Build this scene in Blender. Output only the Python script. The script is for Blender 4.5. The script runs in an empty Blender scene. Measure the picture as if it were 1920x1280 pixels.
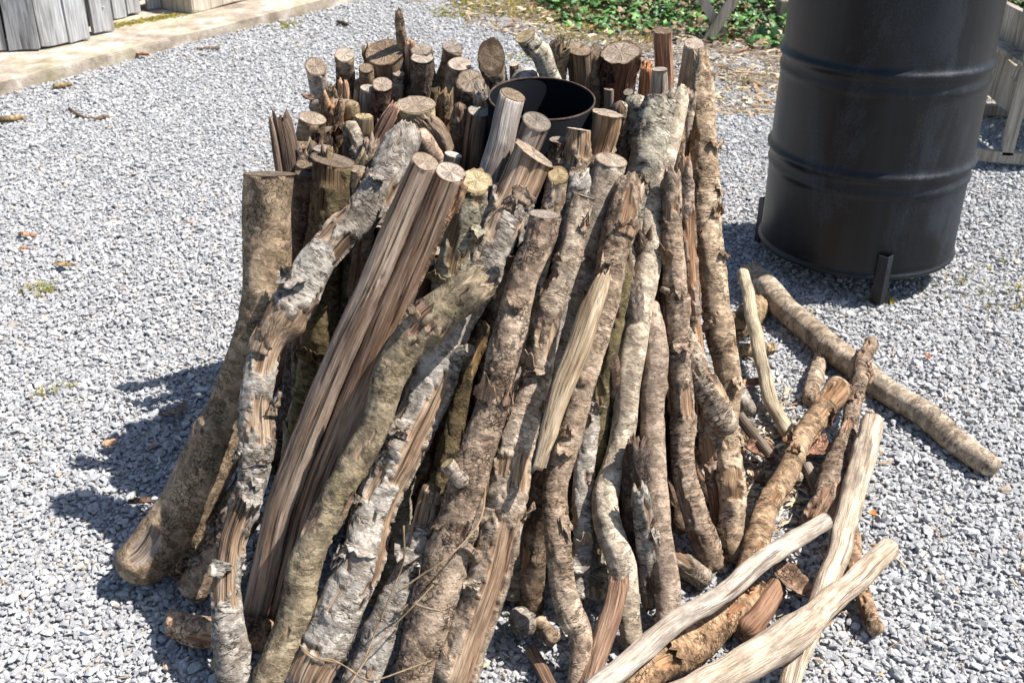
import bpy, bmesh, math, random
import numpy as np
from mathutils import Vector, Matrix
random.seed(7); rng = np.random.default_rng(7)
R_ = math.radians
SC = bpy.context.scene
COL = SC.collection

# ---------------------------------------------------------------- camera, sky, sun, exposure
CAM_H = 1.412; PITCH = 0.5145; ROLL = 0.021; FPX = 2016.0       # focal length in 1920-wide pixels
cam_d = bpy.data.cameras.new('camera'); cam = bpy.data.objects.new('camera', cam_d); COL.objects.link(cam)
cam_d.sensor_width = 36.0; cam_d.lens = 36.0 * FPX / 1920.0
cam_d.clip_start = 0.02; cam_d.clip_end = 400.0
FW = Vector((0, math.cos(PITCH), -math.sin(PITCH))); RT0 = Vector((1, 0, 0)); UP0 = RT0.cross(FW)
RT = math.cos(ROLL) * RT0 + math.sin(ROLL) * UP0; UP = -math.sin(ROLL) * RT0 + math.cos(ROLL) * UP0
CAMP = Vector((0, 0, CAM_H))
m = Matrix((RT, UP, -FW)).transposed().to_4x4(); m.translation = CAMP
cam.matrix_world = m
cam_d.dof.use_dof = True; cam_d.dof.focus_distance = 1.95; cam_d.dof.aperture_fstop = 11.0
SC.camera = cam

SUN_EL = R_(57); SUN_AZ = R_(3)      # azimuth measured from +X towards +Y
w = bpy.data.worlds.new('World'); SC.world = w; w.use_nodes = True
nt = w.node_tree; bg = nt.nodes['Background']
sky = nt.nodes.new('ShaderNodeTexSky'); sky.sky_type = 'NISHITA'; sky.sun_disc = False
sky.sun_elevation = SUN_EL; sky.sun_rotation = R_(90) - SUN_AZ
sky.air_density = 1.0; sky.dust_density = 1.0; sky.ozone_density = 1.0
nt.links.new(sky.outputs[0], bg.inputs[0]); bg.inputs[1].default_value = 0.085
sd = bpy.data.lights.new('sun', 'SUN'); sun = bpy.data.objects.new('sun', sd); COL.objects.link(sun)
sd.energy = 5.0; sd.angle = R_(0.53); sd.color = (1.0, 0.955, 0.90)
sv = Vector((math.cos(SUN_AZ) * math.cos(SUN_EL), math.sin(SUN_AZ) * math.cos(SUN_EL), math.sin(SUN_EL)))
sun.rotation_euler = sv.to_track_quat('Z', 'Y').to_euler(); sun.location = (3, 0, 4)
SC.view_settings.view_transform = 'Standard'; SC.view_settings.look = 'None'
SC.view_settings.exposure = 1.08; SC.view_settings.gamma = 1.0
SC.render.resolution_x = 1024; SC.render.resolution_y = 682

# ---------------------------------------------------------------- geometry helpers
def ray(px, py):
    return (FW + RT * ((px - 960) / FPX) - UP * ((py - 640) / FPX))
def at_z(px, py, z=0.0):
    d = ray(px, py); return CAMP + d * ((z - CAM_H) / d.z)

def _h(ix, iy, iz, seed):
    n = (ix * 374761393 + iy * 668265263 + iz * 2147483647 + seed * 1274126177) & 0xffffffff
    n = ((n ^ (n >> 13)) * 1274126177) & 0xffffffff
    n = ((n ^ (n >> 16)) * 2246822519) & 0xffffffff
    return ((n ^ (n >> 15)) & 0xffff) / 65535.0
def vn(p, seed=0):
    """value noise, p (...,3), result 0..1"""
    p = np.asarray(p, float); i = np.floor(p).astype(np.int64); f = p - i; u = f * f * (3 - 2 * f)
    r = 0
    for dx in (0, 1):
        wx = u[..., 0] if dx else 1 - u[..., 0]
        for dy in (0, 1):
            wy = u[..., 1] if dy else 1 - u[..., 1]
            for dz in (0, 1):
                wz = u[..., 2] if dz else 1 - u[..., 2]
                r = r + wx * wy * wz * _h(i[..., 0] + dx, i[..., 1] + dy, i[..., 2] + dz, seed)
    return r
def fbm(p, seed=0, o=3):
    r = 0; a = 0.5; q = np.asarray(p, float); s = 0
    for k in range(o):
        r = r + a * vn(q, seed + k * 17); s += a; a *= 0.5; q = q * 2.03 + 11.3
    return r / s
def sstep(a, b, x):
    t = np.clip((x - a) / (b - a), 0, 1); return t * t * (3 - 2 * t)

def mesh_obj(name, V, F, mat, parent=None, smooth=True, attrs=None):
    me = bpy.data.meshes.new(name)
    V = np.asarray(V, np.float32)
    if isinstance(F, np.ndarray):
        me.vertices.add(len(V)); me.vertices.foreach_set('co', V.ravel())
        k = F.shape[1]; me.loops.add(F.size); me.loops.foreach_set('vertex_index', F.ravel().astype(np.int32))
        me.polygons.add(len(F)); me.polygons.foreach_set('loop_start', np.arange(0, F.size, k, dtype=np.int32))
        me.update(calc_edges=True)
    else:
        me.from_pydata([tuple(map(float, v)) for v in V], [], F)
    me.polygons.foreach_set('use_smooth', np.full(len(me.polygons), smooth))
    if attrs:
        for n_, (ty, d) in attrs.items():
            a = me.attributes.new(n_, ty, 'POINT')
            a.data.foreach_set('vector' if ty == 'FLOAT_VECTOR' else 'value', np.asarray(d, np.float32).ravel())
    if mat: me.materials.append(mat)
    me.update()
    o = bpy.data.objects.new(name, me); COL.objects.link(o)
    if parent: o.parent = parent
    return o
def tag(o, label=None, cat=None, group=None, kind=None):
    if label: o['label'] = label
    if cat: o['category'] = cat
    if group: o['group'] = group
    if kind: o['kind'] = kind
    return o
def empty(name, loc=(0, 0, 0), rz=0.0):
    o = bpy.data.objects.new(name, None); COL.objects.link(o); o.location = loc; o.rotation_euler = (0, 0, rz)
    o.empty_display_size = 0.05; return o

# ---------------------------------------------------------------- material helpers
class NT:
    def __init__(s, name):
        s.m = bpy.data.materials.new(name); s.m.use_nodes = True; s.t = s.m.node_tree
        s.b = s.t.nodes['Principled BSDF']
    def n(s, ty, **kw):
        x = s.t.nodes.new(ty)
        for k, v in kw.items(): setattr(x, k, v)
        return x
    def l(s, a, b): s.t.links.new(a, b)
    def attr(s, name): x = s.n('ShaderNodeAttribute'); x.attribute_name = name; return x
    def mapv(s, src, sc, loc=(0, 0, 0)):
        x = s.n('ShaderNodeMapping'); s.l(src, x.inputs[0]); x.inputs['Scale'].default_value = sc
        x.inputs['Location'].default_value = loc; return x.outputs[0]
    def noise(s, src, scale, detail=5, rough=0.6, dist=0.0):
        x = s.n('ShaderNodeTexNoise'); s.l(src, x.inputs['Vector']); x.inputs['Scale'].default_value = scale
        x.inputs['Detail'].default_value = detail; x.inputs['Roughness'].default_value = rough
        x.inputs['Distortion'].default_value = dist; return x.outputs[0]
    def voro(s, src, scale, feature='F1', out='Distance'):
        x = s.n('ShaderNodeTexVoronoi', feature=feature); s.l(src, x.inputs['Vector'])
        x.inputs['Scale'].default_value = scale; return x.outputs[out]
    def ramp(s, src, stops):
        x = s.n('ShaderNodeValToRGB'); s.l(src, x.inputs[0]); e = x.color_ramp.elements
        while len(e) < len(stops): e.new(0.5)
        for i, (p, c) in enumerate(stops):
            e[i].position = p; e[i].color = (c, c, c, 1) if isinstance(c, (int, float)) else (*c, 1)
        return x.outputs[0]
    def mix(s, fac, a, b, mode='MIX'):
        x = s.n('ShaderNodeMix', data_type='RGBA', blend_type=mode)
        if isinstance(fac, (int, float)): x.inputs[0].default_value = fac
        else: s.l(fac, x.inputs[0])
        for v, i in ((a, 6), (b, 7)):
            if isinstance(v, tuple): x.inputs[i].default_value = (*v, 1)
            else: s.l(v, x.inputs[i])
        return x.outputs[2]
    def math(s, op, a, b=None, c=None):
        x = s.n('ShaderNodeMath', operation=op)
        for i, v in enumerate((a, b, c)):
            if v is None: continue
            if isinstance(v, (int, float)): x.inputs[i].default_value = v
            else: s.l(v, x.inputs[i])
        return x.outputs[0]
    def bump(s, h, strength, dist, nrm=None):
        x = s.n('ShaderNodeBump'); x.inputs['Strength'].default_value = strength
        x.inputs['Distance'].default_value = dist; s.l(h, x.inputs['Height'])
        if nrm: s.l(nrm, x.inputs['Normal'])
        return x.outputs[0]
    def done(s, col, rough=0.85, nrm=None, spec=0.25):
        if isinstance(col, tuple): s.b.inputs['Base Color'].default_value = (*col, 1)
        else: s.l(col, s.b.inputs['Base Color'])
        if isinstance(rough, (int, float)): s.b.inputs['Roughness'].default_value = rough
        else: s.l(rough, s.b.inputs['Roughness'])
        s.b.inputs['Specular IOR Level'].default_value = spec
        if nrm: s.l(nrm, s.b.inputs['Normal'])
        return s.m

def wood_mat(name, bark, crack, wood, stretch=(1, 1, 2.2), crack_scale=70, crack_w=0.06, lichen=None, lich_amt=0.5, fleck=0.5, vein=False):
    """bark: 3 colours dark/mid/light; wood: dark/light seen where attribute peel is high; straightened coords in attribute sc"""
    t = NT(name); sc = t.attr('sc').outputs['Vector']; peel = t.attr('peel').outputs['Fac']
    tint = t.n('ShaderNodeObjectInfo').outputs['Color']
    # bark
    n1 = t.noise(t.mapv(sc, stretch), 26, 9, 0.74, 0.3)
    n2 = t.noise(sc, 8, 4, 0.6)
    n3 = t.noise(t.mapv(sc, (1, 1, 1.5)), 170, 5, 0.7)
    nm = t.math('ADD', t.math('ADD', t.math('MULTIPLY', n1, 0.45), t.math('MULTIPLY', n2, 0.30)), t.math('MULTIPLY', n3, 0.25))
    cb = t.ramp(nm, [(0.37, bark[0]), (0.475, bark[1]), (0.59, bark[2])])
    gate = t.ramp(t.noise(sc, 20, 4), [(0.46, 0.0), (0.58, 1.0)])
    if vein:
        nz = t.n('ShaderNodeTexNoise'); t.l(sc, nz.inputs['Vector']); nz.inputs['Scale'].default_value = 30; nz.inputs['Detail'].default_value = 6; nz.inputs['Roughness'].default_value = .7
        add = t.n('ShaderNodeVectorMath', operation='MULTIPLY_ADD'); t.l(nz.outputs[1], add.inputs[0])
        add.inputs[1].default_value = (0.028, 0.028, 0.028); t.l(sc, add.inputs[2])
        ve = t.voro(t.mapv(add.outputs[0], (1, 1, stretch[2])), crack_scale, 'DISTANCE_TO_EDGE')
        ck = t.math('MULTIPLY', t.ramp(ve, [(0.0, 1.0), (crack_w, 0.0)]), gate)
    else:
        c1 = t.math('ABSOLUTE', t.math('SUBTRACT', t.noise(t.mapv(sc, (0.8, 0.8, 3.2)), crack_scale * .5, 4, 0.65, 0.4), 0.5))
        ck = t.math('MULTIPLY', t.ramp(c1, [(0.0, 1.0), (crack_w * .35, 0.0)]), gate)
    pv = t.n('ShaderNodeTexVoronoi', feature='F1'); nz2 = t.n('ShaderNodeTexNoise'); t.l(sc, nz2.inputs['Vector']); nz2.inputs['Scale'].default_value = 45; nz2.inputs['Detail'].default_value = 5
    ad2 = t.n('ShaderNodeVectorMath', operation='MULTIPLY_ADD'); t.l(nz2.outputs[1], ad2.inputs[0]); ad2.inputs[1].default_value = (0.022, 0.022, 0.022); t.l(sc, ad2.inputs[2])
    t.l(t.mapv(ad2.outputs[0], (1, 1, 1.6)), pv.inputs['Vector']); pv.inputs['Scale'].default_value = 62
    pl = t.ramp(pv.outputs['Color'], [(.15, .62), (.85, 1.32)])
    cb = t.mix(1.0, cb, pl, 'MULTIPLY')
    hl = t.ramp(n3, [(.60, 0.0), (.70, 1.0)]); cb = t.mix(t.math('MULTIPLY', hl, .25), cb, tuple(min(.8, v * 1.5) for v in bark[2]))
    cb = t.mix(ck, cb, crack)
    # transverse lenticels / dark flecks
    fl = t.ramp(t.noise(t.mapv(sc, (0.45, 0.45, 2.2)), 150, 4, 0.65), [(0.60, 0.0), (0.68, 1.0)])
    cb = t.mix(t.math('MULTIPLY', fl, fleck), cb, crack)
    if lichen:
        lm = t.ramp(t.noise(sc, 14, 7, 0.75), [(0.58 - 0.1 * lich_amt, 0.0), (0.70 - 0.1 * lich_amt, 1.0)])
        cb = t.mix(t.math('MULTIPLY', lm, 0.75), cb, lichen)
    # bare wood
    g1 = t.noise(t.mapv(sc, (1, 1, 0.045)), 420 if wood is WOOD_PALE else 260, 6, 0.62, 0.4)
    g2 = t.noise(t.mapv(sc, (1, 1, 0.16)), 60 if wood is WOOD_PALE else 34, 5, 0.6, 0.3)
    g = t.math('ADD', t.math('MULTIPLY', g1, 0.5), t.math('MULTIPLY', g2, 0.5))
    cw = t.ramp(g, [(0.37, wood[0]), (0.48, wood[1]), (0.61, wood[2])])
    if wood is WOOD_GREY: cw = t.mix(t.math('MULTIPLY', t.ramp(t.noise(t.mapv(sc, (1, 1, .12)), 16, 5, .7), [(.50, 0.0), (.60, 1.0)]), .7), cw, t.ramp(g, [(.37, (.07, .04, .025)), (.61, (.33, .235, .165))]))
    cr = t.ramp(t.noise(t.mapv(sc, (1, 1, 0.03)), 95, 3, 0.5, 0.3), [(0.36, 1.0), (0.40, 0.0)] if wood is WOOD_GREY else [(0.335, 1.0), (0.375, 0.0)])
    cw = t.mix(t.math('MULTIPLY', cr, 0.5 if wood is WOOD_PALE else 0.8), cw, (0.025, 0.018, 0.014))
    if wood is WOOD_PALE:
        sm = t.ramp(t.noise(t.mapv(sc, (1, 1, .4)), 30, 7, .75), [(.50, 0.0), (.62, 1.0)]); cw = t.mix(t.math('MULTIPLY', sm, .6), cw, (0.17, 0.14, 0.12))
    col = t.mix(peel, cb, cw)
    col = t.mix(1.0, col, tint, 'MULTIPLY')
    hb = t.math('SUBTRACT', t.math('ADD', t.math('ADD', t.math('ADD', n1, t.math('MULTIPLY', pl, .35)), t.math('MULTIPLY', n3, 0.5)), t.math('MULTIPLY', fl, -0.3)), t.math('MULTIPLY', ck, 0.9))
    hw = t.math('SUBTRACT', g1, t.math('MULTIPLY', cr, 0.8))
    mh = t.n('ShaderNodeMix', data_type='FLOAT'); t.l(peel, mh.inputs[0]); t.l(hb, mh.inputs[2]); t.l(hw, mh.inputs[3])
    return t.done(col, 0.88, t.bump(mh.outputs[0], 1.0, 0.005), 0.18)

WOOD_GREY = ((0.07, 0.053, 0.043), (0.19, 0.158, 0.135), (0.37, 0.335, 0.30))
WOOD_RED = ((0.055, 0.030, 0.020), (0.17, 0.10, 0.065), (0.35, 0.245, 0.17))
WOOD_ORG = ((0.055, 0.032, 0.020), (0.20, 0.127, 0.078), (0.42, 0.32, 0.225))
WOOD_PALE = ((0.20, 0.15, 0.11), (0.45, 0.375, 0.295), (0.68, 0.60, 0.50))
WOOD_YEL = ((0.11, 0.08, 0.05), (0.28, 0.22, 0.14), (0.48, 0.41, 0.30))
MAT = {
 'birch': wood_mat('silver_grey_bark', ((0.08, 0.064, 0.050), (0.25, 0.213, 0.175), (0.47, 0.43, 0.375)), (0.025, 0.019, 0.015), WOOD_ORG, (1, 1, 2.4), 42, 0.08, fleck=0.6),
 'plain': wood_mat('tan_grey_bark', ((0.070, 0.049, 0.034), (0.225, 0.172, 0.125), (0.45, 0.375, 0.295)), (0.030, 0.022, 0.017), WOOD_ORG, (1, 1, 1.8), 50, 0.075, fleck=0.55),
 'smooth': wood_mat('smooth_grey_tan_bark', ((0.14, 0.108, 0.08), (0.26, 0.21, 0.16), (0.43, 0.37, 0.30)), (0.05, 0.036, 0.027), WOOD_ORG, (1, 1, 1.5), 40, 0.035, fleck=0.3),
 'brown': wood_mat('cracked_brown_bark', ((0.045, 0.031, 0.022), (0.145, 0.106, 0.076), (0.32, 0.255, 0.195)), (0.018, 0.013, 0.01), WOOD_RED, (1, 1, 1.7), 85, 0.10, vein=True),
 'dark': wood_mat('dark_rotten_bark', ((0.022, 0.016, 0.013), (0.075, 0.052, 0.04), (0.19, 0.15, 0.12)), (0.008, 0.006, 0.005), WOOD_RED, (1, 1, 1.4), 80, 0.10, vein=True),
 'moss': wood_mat('lichen_yellow_bark', ((0.07, 0.052, 0.034), (0.18, 0.138, 0.088), (0.34, 0.275, 0.18)), (0.02, 0.017, 0.012), WOOD_RED, (1, 1, 1.3), 75, 0.06, lichen=(0.33, 0.265, 0.13), lich_amt=0.2),
 'green': wood_mat('greenish_cracked_bark', ((0.095, 0.068, 0.047), (0.215, 0.163, 0.115), (0.36, 0.295, 0.215)), (0.045, 0.035, 0.025), WOOD_GREY, (1, 1, 1.2), 105, 0.05, lichen=(0.27, 0.26, 0.15), lich_amt=-0.1, fleck=0.2, vein=True),
 'grey': wood_mat('weathered_bare_wood', ((0.15, 0.12, 0.095), (0.34, 0.295, 0.25), (0.58, 0.54, 0.49)), (0.035, 0.026, 0.02), WOOD_GREY),
 'red': wood_mat('reddish_bare_wood', ((0.06, 0.043, 0.032), (0.16, 0.12, 0.09), (0.30, 0.24, 0.19)), (0.018, 0.013, 0.01), WOOD_RED),
 'pale': wood_mat('bleached_bare_wood', ((0.30, 0.24, 0.18), (0.5, 0.42, 0.33), (0.6, 0.5, 0.4)), (0.09, 0.06, 0.04), WOOD_PALE),
 'yellow': wood_mat('yellow_split_wood', ((0.13, 0.10, 0.06), (0.3, 0.25, 0.15), (0.4, 0.36, 0.24)), (0.04, 0.03, 0.02), WOOD_YEL),
}
def end_mat(name, c0, c1, c2):
    t = NT(name); ec = t.attr('ec').outputs['Vector']; tint = t.n('ShaderNodeObjectInfo').outputs['Color']
    ln = t.n('ShaderNodeVectorMath', operation='LENGTH'); t.l(ec, ln.inputs[0]); r = ln.outputs[1]
    nz = t.noise(ec, 1.6, 4); rr = t.math('ADD', r, t.math('MULTIPLY', nz, 0.35))
    rings = t.math('SINE', t.math('MULTIPLY', rr, 62))
    nr = t.n('ShaderNodeVectorMath', operation='NORMALIZE'); t.l(ec, nr.inputs[0])
    ob = t.n('ShaderNodeObjectInfo').outputs['Random']
    off = t.n('ShaderNodeVectorMath', operation='ADD'); t.l(nr.outputs[0], off.inputs[0]); t.l(t.math('MULTIPLY', ob, 37.0), off.inputs[1])
    rad = t.noise(off.outputs[0], 1.0, 3, 0.6)
    crk = t.ramp(t.math('ABSOLUTE', t.math('SUBTRACT', rad, 0.5)), [(0.0, 1.0), (0.026, 0.0)])
    crk = t.math('MULTIPLY', crk, t.ramp(t.math('ADD', r, t.math('MULTIPLY', t.noise(ec, 3, 2), 0.3)), [(0.72, 1.0), (1.0, 0.0)]))
    fn = t.noise(ec, 7, 7, 0.75)
    stn = t.noise(off.outputs[0], 1.3, 5, .7); col = t.ramp(t.math('ADD', t.math('ADD', t.math('MULTIPLY', fn, .6), t.math('MULTIPLY', stn, .4)), t.math('MULTIPLY', rings, 0.035)), [(0.38, c0), (0.5, c1), (0.60, c2)])
    col = t.mix(t.math('MULTIPLY', crk, 0.42), col, (0.045, 0.032, 0.024))
    edge = t.ramp(r, [(0.86, 0.0), (0.99, 0.75)])
    col = t.mix(edge, col, c0); col = t.mix(1.0, col, tint, 'MULTIPLY')
    h = t.math('SUBTRACT', t.math('ADD', fn, t.math('MULTIPLY', rings, 0.08)), crk)
    return t.done(col, 0.9, t.bump(h, 0.7, 0.003), 0.15)
END = {
 'end': end_mat('sawn_end_grain', (0.12, 0.088, 0.065), (0.30, 0.245, 0.195), (0.50, 0.445, 0.385)),
 'endp': end_mat('pale_end_grain', (0.22, 0.17, 0.13), (0.43, 0.37, 0.31), (0.62, 0.57, 0.51)),
 'endy': end_mat('yellow_end_grain', (0.16, 0.115, 0.06), (0.36, 0.285, 0.17), (0.52, 0.46, 0.31)),
 'endb': end_mat('brown_end_grain', (0.075, 0.05, 0.033), (0.19, 0.14, 0.098), (0.33, 0.265, 0.20)),
}

# ---------------------------------------------------------------- sticks
def spline(P, rad, step=0.006):
    P = [Vector(p) for p in P]; n = len(P)
    Q = [P[0] * 2 - P[1]] + P + [P[-1] * 2 - P[-2]]; rr = [rad[0]] + list(rad) + [rad[-1]]
    out, orad = [], []
    for i in range(n - 1):
        a, b, c, d = Q[i:i + 4]; k = max(2, int((c - b).length / step))
        for j in range(k):
            t = j / k; t2 = t * t; t3 = t2 * t
            out.append(0.5 * ((2 * b) + (c - a) * t + (2 * a - 5 * b + 4 * c - d) * t2 + (3 * b - a - 3 * c + d) * t3))
            u = t * t * (3 - 2 * t); orad.append(rr[i + 1] * (1 - u) + rr[i + 2] * u)
    out.append(P[-1]); orad.append(rad[-1])
    return np.array([tuple(p) for p in out]), np.array(orad)

STYLE = {  # shape amplitude, lumpy, ridge, peel threshold (1 = no bark at all), bark thickness
 'birch': (0.045, 0.12, 0.035, 0.10, 0.0034), 'plain': (0.042, 0.12, 0.025, 0.06, 0.0022), 'brown': (0.060, 0.11, 0.04, 0.10, 0.0030),
 'smooth': (0.018, 0.09, 0.010, 0.0, 0.0012), 'dark': (0.060, 0.09, 0.05, 0.08, 0.0030), 'moss': (0.04, 0.08, 0.03, 0.06, 0.0025), 'green': (0.028, 0.05, 0.02, 0.0, 0.002),
 'grey': (0.008, 0.045, 0.02, 2, 0.0), 'red': (0.02, 0.10, 0.05, 2, 0.0), 'pale': (0.014, 0.15, 0.008, 2, 0.0), 'yellow': (0.02, 0.12, 0.06, 2, 0.0)}
_seed = [100]
def stick_mesh(name, P, rad, style, parent=None, top='cut', end='end', knots=(), peel=(), tilt=None, bottom='round', tint=(1, 1, 1),
               stubs=0, flat=0.0, wig=1.5, flakes=0, peelamt=None, origin=None, dents=(), step=None):
    _seed[0] += 1; sd_ = _seed[0]; r_ = np.random.default_rng(sd_)
    C, rr = spline(P, rad, step or 0.0055); n = len(C); M = 44 if max(rad) > 0.022 else 30
    if max(rad) < 0.008: M = 12
    seg = np.r_[0, np.cumsum(np.linalg.norm(np.diff(C, axis=0), axis=1))]; L = seg[-1]
    # gentle natural wobble of the centre line
    T = np.gradient(C, axis=0); T /= np.linalg.norm(T, axis=1)[:, None]
    cp = np.array(CAMP); N = cp - C; N -= (N * T).sum(1)[:, None] * T; N /= np.linalg.norm(N, axis=1)[:, None]
    B = np.cross(T, N)
    if B.mean(0) @ np.array(RT) < 0: B = -B
    s1 = np.stack([seg * 9, np.full(n, sd_ * 1.37), np.zeros(n)], -1)
    env = np.minimum(1, np.minimum(seg, L - seg) / 0.06) if top != 'thin' else np.ones(n)
    C = C + wig * env[..., None] * 0.20 * rr.mean() * ((vn(s1, sd_) - .5)[:, None] * N + (vn(s1 + 50, sd_) - .5)[:, None] * B) * 2
    a = np.linspace(0, 2 * np.pi, M, endpoint=False)
    A, S = np.meshgrid(a, seg); RR = rr[:, None] * np.ones_like(A)
    amp, lump, ridge, pth, bth = STYLE[style]
    base = np.stack([np.cos(A) * RR, np.sin(A) * RR, S], -1)
    off = r_.uniform(0, 50, 3)
    unit = np.stack([np.cos(A), np.sin(A), S / RR.mean()], -1)
    f = 1 + lump * 2 * (fbm(unit * [1, 1, 0.55] + off, sd_, 2) - .5) + amp * 2 * (fbm(base * 95 + off, sd_ + 3, 3) - .5)
    f = f + ridge * 2 * (fbm(np.stack([np.cos(A) * 3.2, np.sin(A) * 3.2, S * 9], -1) + off, sd_ + 5, 3) - .5)
    if pth >= 1:      # long drying cracks in bare wood
        cl_ = vn(np.stack([np.cos(A) * 1.3, np.sin(A) * 1.3, S * 1.6], -1) + off, sd_ + 61) + .03 * (vn(base * 40 + off, sd_ + 62) - .5)
        f = f - (.07 if style == 'pale' else .16) * np.exp(-((cl_ - .5) / .012) ** 2) * sstep(.40, .55, vn(np.stack([A * .6, 0 * A, S * 7], -1) + off, sd_ + 63))
    # peel mask
    if pth >= 1: mask = np.ones_like(A)
    else:
        pa = pth if peelamt is None else peelamt
        q = fbm(base * [42, 42, 16] + off, sd_ + 9, 4)
        thr = 0.72 - 0.9 * pa
        mask = sstep(thr - 0.012, thr + 0.012, q) if pa > 0 else np.zeros_like(A)
        edge_n = (fbm(base * 70 + off, sd_ + 21, 3) - .5)
        for (t0, t1, ac, aw) in peel:
            da = np.abs((A - ac + np.pi) % (2 * np.pi) - np.pi); tt = S / L
            m_ = np.minimum((tt - t0) * L / 0.03, (t1 - tt) * L / 0.03); m_ = np.minimum(m_, (aw - da) * RR / 0.012) + edge_n * 2.4
            mask = np.maximum(mask, sstep(-0.12, 0.12, m_))
    bark = 1 - mask
    dist = bth * bark
    if bth:
        # lifted, ragged bark edges next to bare places
        soft = bark.copy()
        for _ in range(2):
            soft = (soft + np.roll(soft, 1, 1) + np.roll(soft, -1, 1) + np.vstack([soft[:1], soft[:-1]]) + np.vstack([soft[1:], soft[-1:]])) / 5
        dist = dist + 0.0042 * bark * (1 - soft) * 2 * (0.3 + vn(base * 60 + off, sd_ + 31))
        # transverse rings where bark steps
        st = fbm(np.stack([np.cos(A) * .9, np.sin(A) * .9, S * 34], -1) + off, sd_ + 41, 2)
        dist = dist - bark * bth * 0.9 * np.exp(-((st - .5) / 0.022) ** 2)
    if len(knots) < 3 and pth < 1: knots = list(knots) + [(r_.uniform(.1, .95), r_.uniform(-2, 2), rr.mean() * r_.uniform(.3, .55), rr.mean() * r_.uniform(.12, .30)) for _ in range(int(L * 4.5) + 1)]
    for kn in knots:                                 # (t, angle, size in m, height in m)
        kt, ka, ks, kh = kn; da = (A - ka + np.pi) % (2 * np.pi) - np.pi
        d = np.sqrt((da * RR) ** 2 + (S - kt * L) ** 2) / ks
        dist = dist + kh * np.exp(-d ** 2) - kh * 0.55 * np.exp(-(d / 0.35) ** 2) + kh * .12 * np.cos(d * 9) * np.exp(-d)
    for kn in dents:
        kt, ka, ks, kh = kn; da = (A - ka + np.pi) % (2 * np.pi) - np.pi
        d = np.sqrt((da * RR) ** 2 + ((S - kt * L) * .6) ** 2) / ks
        dist = dist - kh * np.exp(-d ** 4) + kh * .5 * np.exp(-((d - 1.15) / .3) ** 2); mask = np.maximum(mask, sstep(1.1, .95, d))
    rad_ = RR * f * .97 + dist - bth * .8
    if flat: rad_ = rad_ * (1 - flat * np.abs(np.cos(A + r_.uniform(-.4, .4))) ** 2)
    # rounded or ragged bottom
    tail = np.clip((L - seg) / (0.7 * rr[-1]), 0, 1)[:, None]
    if bottom == 'round': rad_ = rad_ * (0.30 + 0.70 * np.sqrt(tail * (2 - tail)))
    Pn = C[:, None, :] + rad_[..., None] * (np.cos(A)[..., None] * N[:, None, :] + np.sin(A)[..., None] * B[:, None, :])
    Tt = -T[0]
    if top == 'cut':
        nrm = Tt + np.array(tilt if tilt is not None else (r_.normal(0, .12), r_.normal(-.18, .12), r_.normal(0.08, .08))); nrm = nrm / np.linalg.norm(nrm)
        c0 = C[0] - Tt * 0.0
        ext = rr[0] * 0.9
        k = max(3, int(ext / 0.0055) + 1)
        sh = np.clip(1 - np.arange(n) / (2 * k), 0, 1)[:, None, None] * ext
        Pn = Pn + Tt * sh
        ov = ((Pn - c0) @ nrm)
        Pn = Pn - (np.maximum(ov, 0) / (Tt @ nrm))[..., None] * Tt
        Pn[0] = Pn[0] - (((Pn[0] - c0) @ nrm) / (Tt @ nrm))[:, None] * Tt
    elif top == 'broken':
        k = int(min(n * .4, 3.2 * rr[0] / 0.0055)) + 2
        jag = (fbm(np.stack([np.cos(a) * 2.3, np.sin(a) * 2.3, np.full(M, sd_ * .7)], -1), sd_, 3) - .42)
        jag2 = _h(np.arange(M) // 2, 0 * np.arange(M), 0 * np.arange(M), sd_)
        amt = (jag * 2.6 + jag2 * .8) * rr[0]
        sh = np.clip(1 - np.arange(n) / k, 0, 1)[:, None] * amt[None, :]
        Pn = Pn + Tt * sh[..., None]
        for i in range(min(3, n)): Pn[i] = C[i] + (Pn[i] - C[i]) * (0.78 + .07 * i)
    elif top == 'round':
        hd = np.clip(seg / (0.75 * rr[0]), 0, 1)[:, None, None]
        Pn = C[:, None, :] + (Pn - C[:, None, :]) * (0.25 + 0.75 * np.sqrt(hd * (2 - hd)))
    V = Pn.reshape(-1, 3); sc = (base + off).reshape(-1, 3); pk = mask.reshape(-1)
    i, j = np.meshgrid(np.arange(n - 1), np.arange(M), indexing='ij'); j2 = (j + 1) % M
    F = np.stack([i * M + j, (i + 1) * M + j, (i + 1) * M + j2, i * M + j2], -1).reshape(-1, 4)
    extraV, extraF, es, ep = [], [], [], []
    def cap(ring0, cen, flip, deep=0.0):
        b0 = len(V) + len(extraV)
        extraV.append(cen); es.append(off + [0, 0, ring0 / M / n * L]); ep.append(1.0)
        for q in range(0, M):
            x, y = ring0 + q, ring0 + (q + 1) % M
            extraF.append((x, y, b0, b0) if not flip else (y, x, b0, b0))
    cap((n - 1) * M, Pn[-1].mean(0), True)
    if top != 'cut':
        cc = Pn[0].mean(0) - (Tt * rr[0] * (1.0 if top == 'broken' else 0)); cap(0, cc, False)
    V = np.vstack([V, np.array(extraV)]); sc = np.vstack([sc, np.array(es)]); pk = np.r_[pk, ep]
    org = np.array(origin) if origin is not None else C[-1] * 1.0
    if parent is not None: org = np.array(parent.location)
    loc0 = org; Vl = V - loc0
    tri = np.array([e[:3] for e in extraF])
    Fall = F.tolist() + tri.tolist()
    me_F = Fall
    o = mesh_obj(name, Vl, me_F, MAT[style], parent, True, {'sc': ('FLOAT_VECTOR', sc), 'peel': ('FLOAT', pk)})
    if parent is None: o.location = Vector(loc0)
    jt = r_.uniform(.86, 1.14); o.color = (tint[0] * jt, tint[1] * jt, tint[2] * jt, 1)
    root = parent or o
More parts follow.
